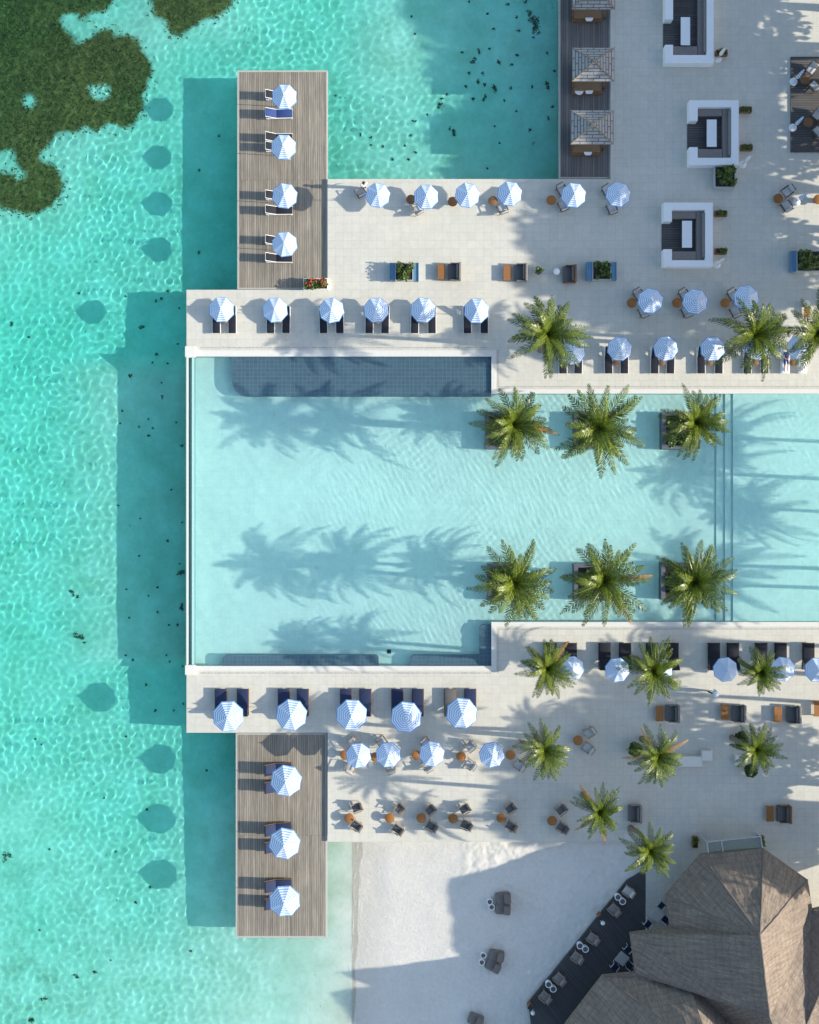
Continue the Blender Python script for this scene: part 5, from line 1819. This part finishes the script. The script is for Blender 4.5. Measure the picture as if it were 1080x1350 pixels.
weeds += [(106, 837, 10, 9, .4), (111, 845, 5, 5, 0), (97, 782, 7, 6, 0), (103, 788, 5, 4, .4), (17, 428, 7, 5, -.6), (38, 445, 4, 2, -.6), (105, 387, 3, 3, 0), (188, 432, 6, 5, .4), (207, 468, 6, 3, .5), (173, 497, 6, 5, 0), (202, 478, 4, 3, 0), (217, 522, 4, 6, 0), (199, 576, 4, 4, 0),
          (241, 590, 5, 5, 0), (225, 712, 6, 4, .2), (240, 754, 7, 6, 0), (242, 800, 6, 7, 0), (236, 822, 4, 4, 0), (210, 773, 3, 3, 0), (177, 868, 3, 3, 0), (192, 902, 3, 3, 0), (204, 937, 4, 3, 0), (289, 181, 4, 6, .7), (262, 224, 3, 3, 0), (262, 332, 3, 4, 0), (272, 1016, 4, 3, .2), (254, 1248, 5, 5, .3), (150, 1262, 3, 2, 0),
          (182, 1187, 4, 4, 0), (193, 1066, 4, 4, 0), (200, 1168, 3, 3, 0), (214, 395, 4, 4, 0), (221, 383, 3, 3, 0), (12, 1128, 10, 8, .4), (60, 1314, 6, 6, .2), (105, 1283, 9, 4, .3), (128, 1280, 7, 3, .2), (47, 1340, 8, 7, 0)]
rr = random.Random(5)
for k in range(30):
    weeds.append((rr.uniform(155, 243), rr.uniform(390, 950), rr.uniform(.6, 1.6), rr.uniform(.6, 1.6), rr.uniform(-1, 1)))
for k in range(8):
    weeds.append((rr.uniform(440, 735), rr.uniform(0, 230), rr.uniform(1, 2.4), rr.uniform(1, 2), rr.uniform(-1, 1)))
for k in range(7):
    weeds.append((rr.uniform(5, 230), rr.uniform(960, 1345), rr.uniform(.8, 2.2), rr.uniform(.8, 2), rr.uniform(-1, 1)))
mb = MB()
for i, (px, py, w_, h_, a_) in enumerate(weeds):
    p = W(px, py, -2.8)
    z = zbed(p.x, p.y)
    sub = MB()
    nn = max(1, int(w_ * h_ / 14))
    for k in range(nn):
        q = Matrix.Rotation(a_, 4, 'Z') @ Vector((rr.uniform(-.5, .5) * w_ / S, rr.uniform(-.5, .5) * h_ / S, 0))
        leaf_cloud(mb, (p.x + q.x, p.y + q.y, z + .05), min(.26, w_ / S * .45 + .02), min(.26, h_ / S * .5 + .02), .07, 13, .11, i * 31 + k, shell=.1)
M['weed'] = leafy('dark_seaweed', (.09, .09, .05), (.19, .19, .11), (.2, .2, .12), .05, .9, 0)
o = link('seaweed', mb.mesh('seaweed', M['weed']))
o['kind'] = 'stuff'
o.cycles.is_caustics_receiver = True

# ================================================================== trees and palms past the east edge: they shade the terrace
GTR = 'leafy trees past the east edge of the terrace'
LT = 'tall leafy tree standing past the east edge of the terrace'
for i, (x, y, cz, h, s_) in enumerate([(1300, -130, 11.5, 1.05, 1.05), (1290, -25, 11.5, 1.05, 1.05), (1300, 75, 11.2, 1.0, 1.0), (1310, 170, 11, 1.0, 1.0), (1335, 265, 11, 1.0, 1.0), (1340, 350, 11.5, 1.05, 1.0), (1330, 415, 11, .9, .8),
                                      (1450, -125, 16, 1.1, 1.1), (1445, -15, 16, 1.1, 1.1), (1450, 95, 15.5, 1.1, 1.1), (1455, 190, 14.5, 1.0, 1.05), (1225, -80, 8, .9, .95), (1215, 20, 8, .9, .95), (1220, 120, 8, .9, .95), (1230, 215, 8, .9, .95), (1235, 310, 8, .85, .9), (1240, 395, 7.6, .8, .8),
                                      (1330, 1010, 11, .95, .8), (1325, 1078, 11.5, .95, .85), (1410, 1085, 14, 1.1, .9), (1230, 1040, 7.5, .8, .75), (1235, 1100, 7.0, .75, .7), (1190, 1140, 4.6, .55, .5), (1385, 1130, 12, .72, .62), (1345, 1108, 9.5, .6, .62)]):
    tree(x, y, h, cz, s_, LT, GTR, i, i * 1.1)
GPE = 'coconut palms past the east edge of the terrace'
for i, (x, y, z, rad) in enumerate([(1360, 590, 7.4, 58), (1310, 640, 7.2, 58), (1370, 690, 7.0, 55), (1330, 800, 7.2, 58), (1275, 770, 6.8, 55), (1310, 880, 8.0, 55), (1260, 960, 8.5, 55), (1200, 905, 7.0, 50)]):
    palm(x, y, z, rad, 'coconut palm standing past the east edge of the terrace', GPE, None, i)
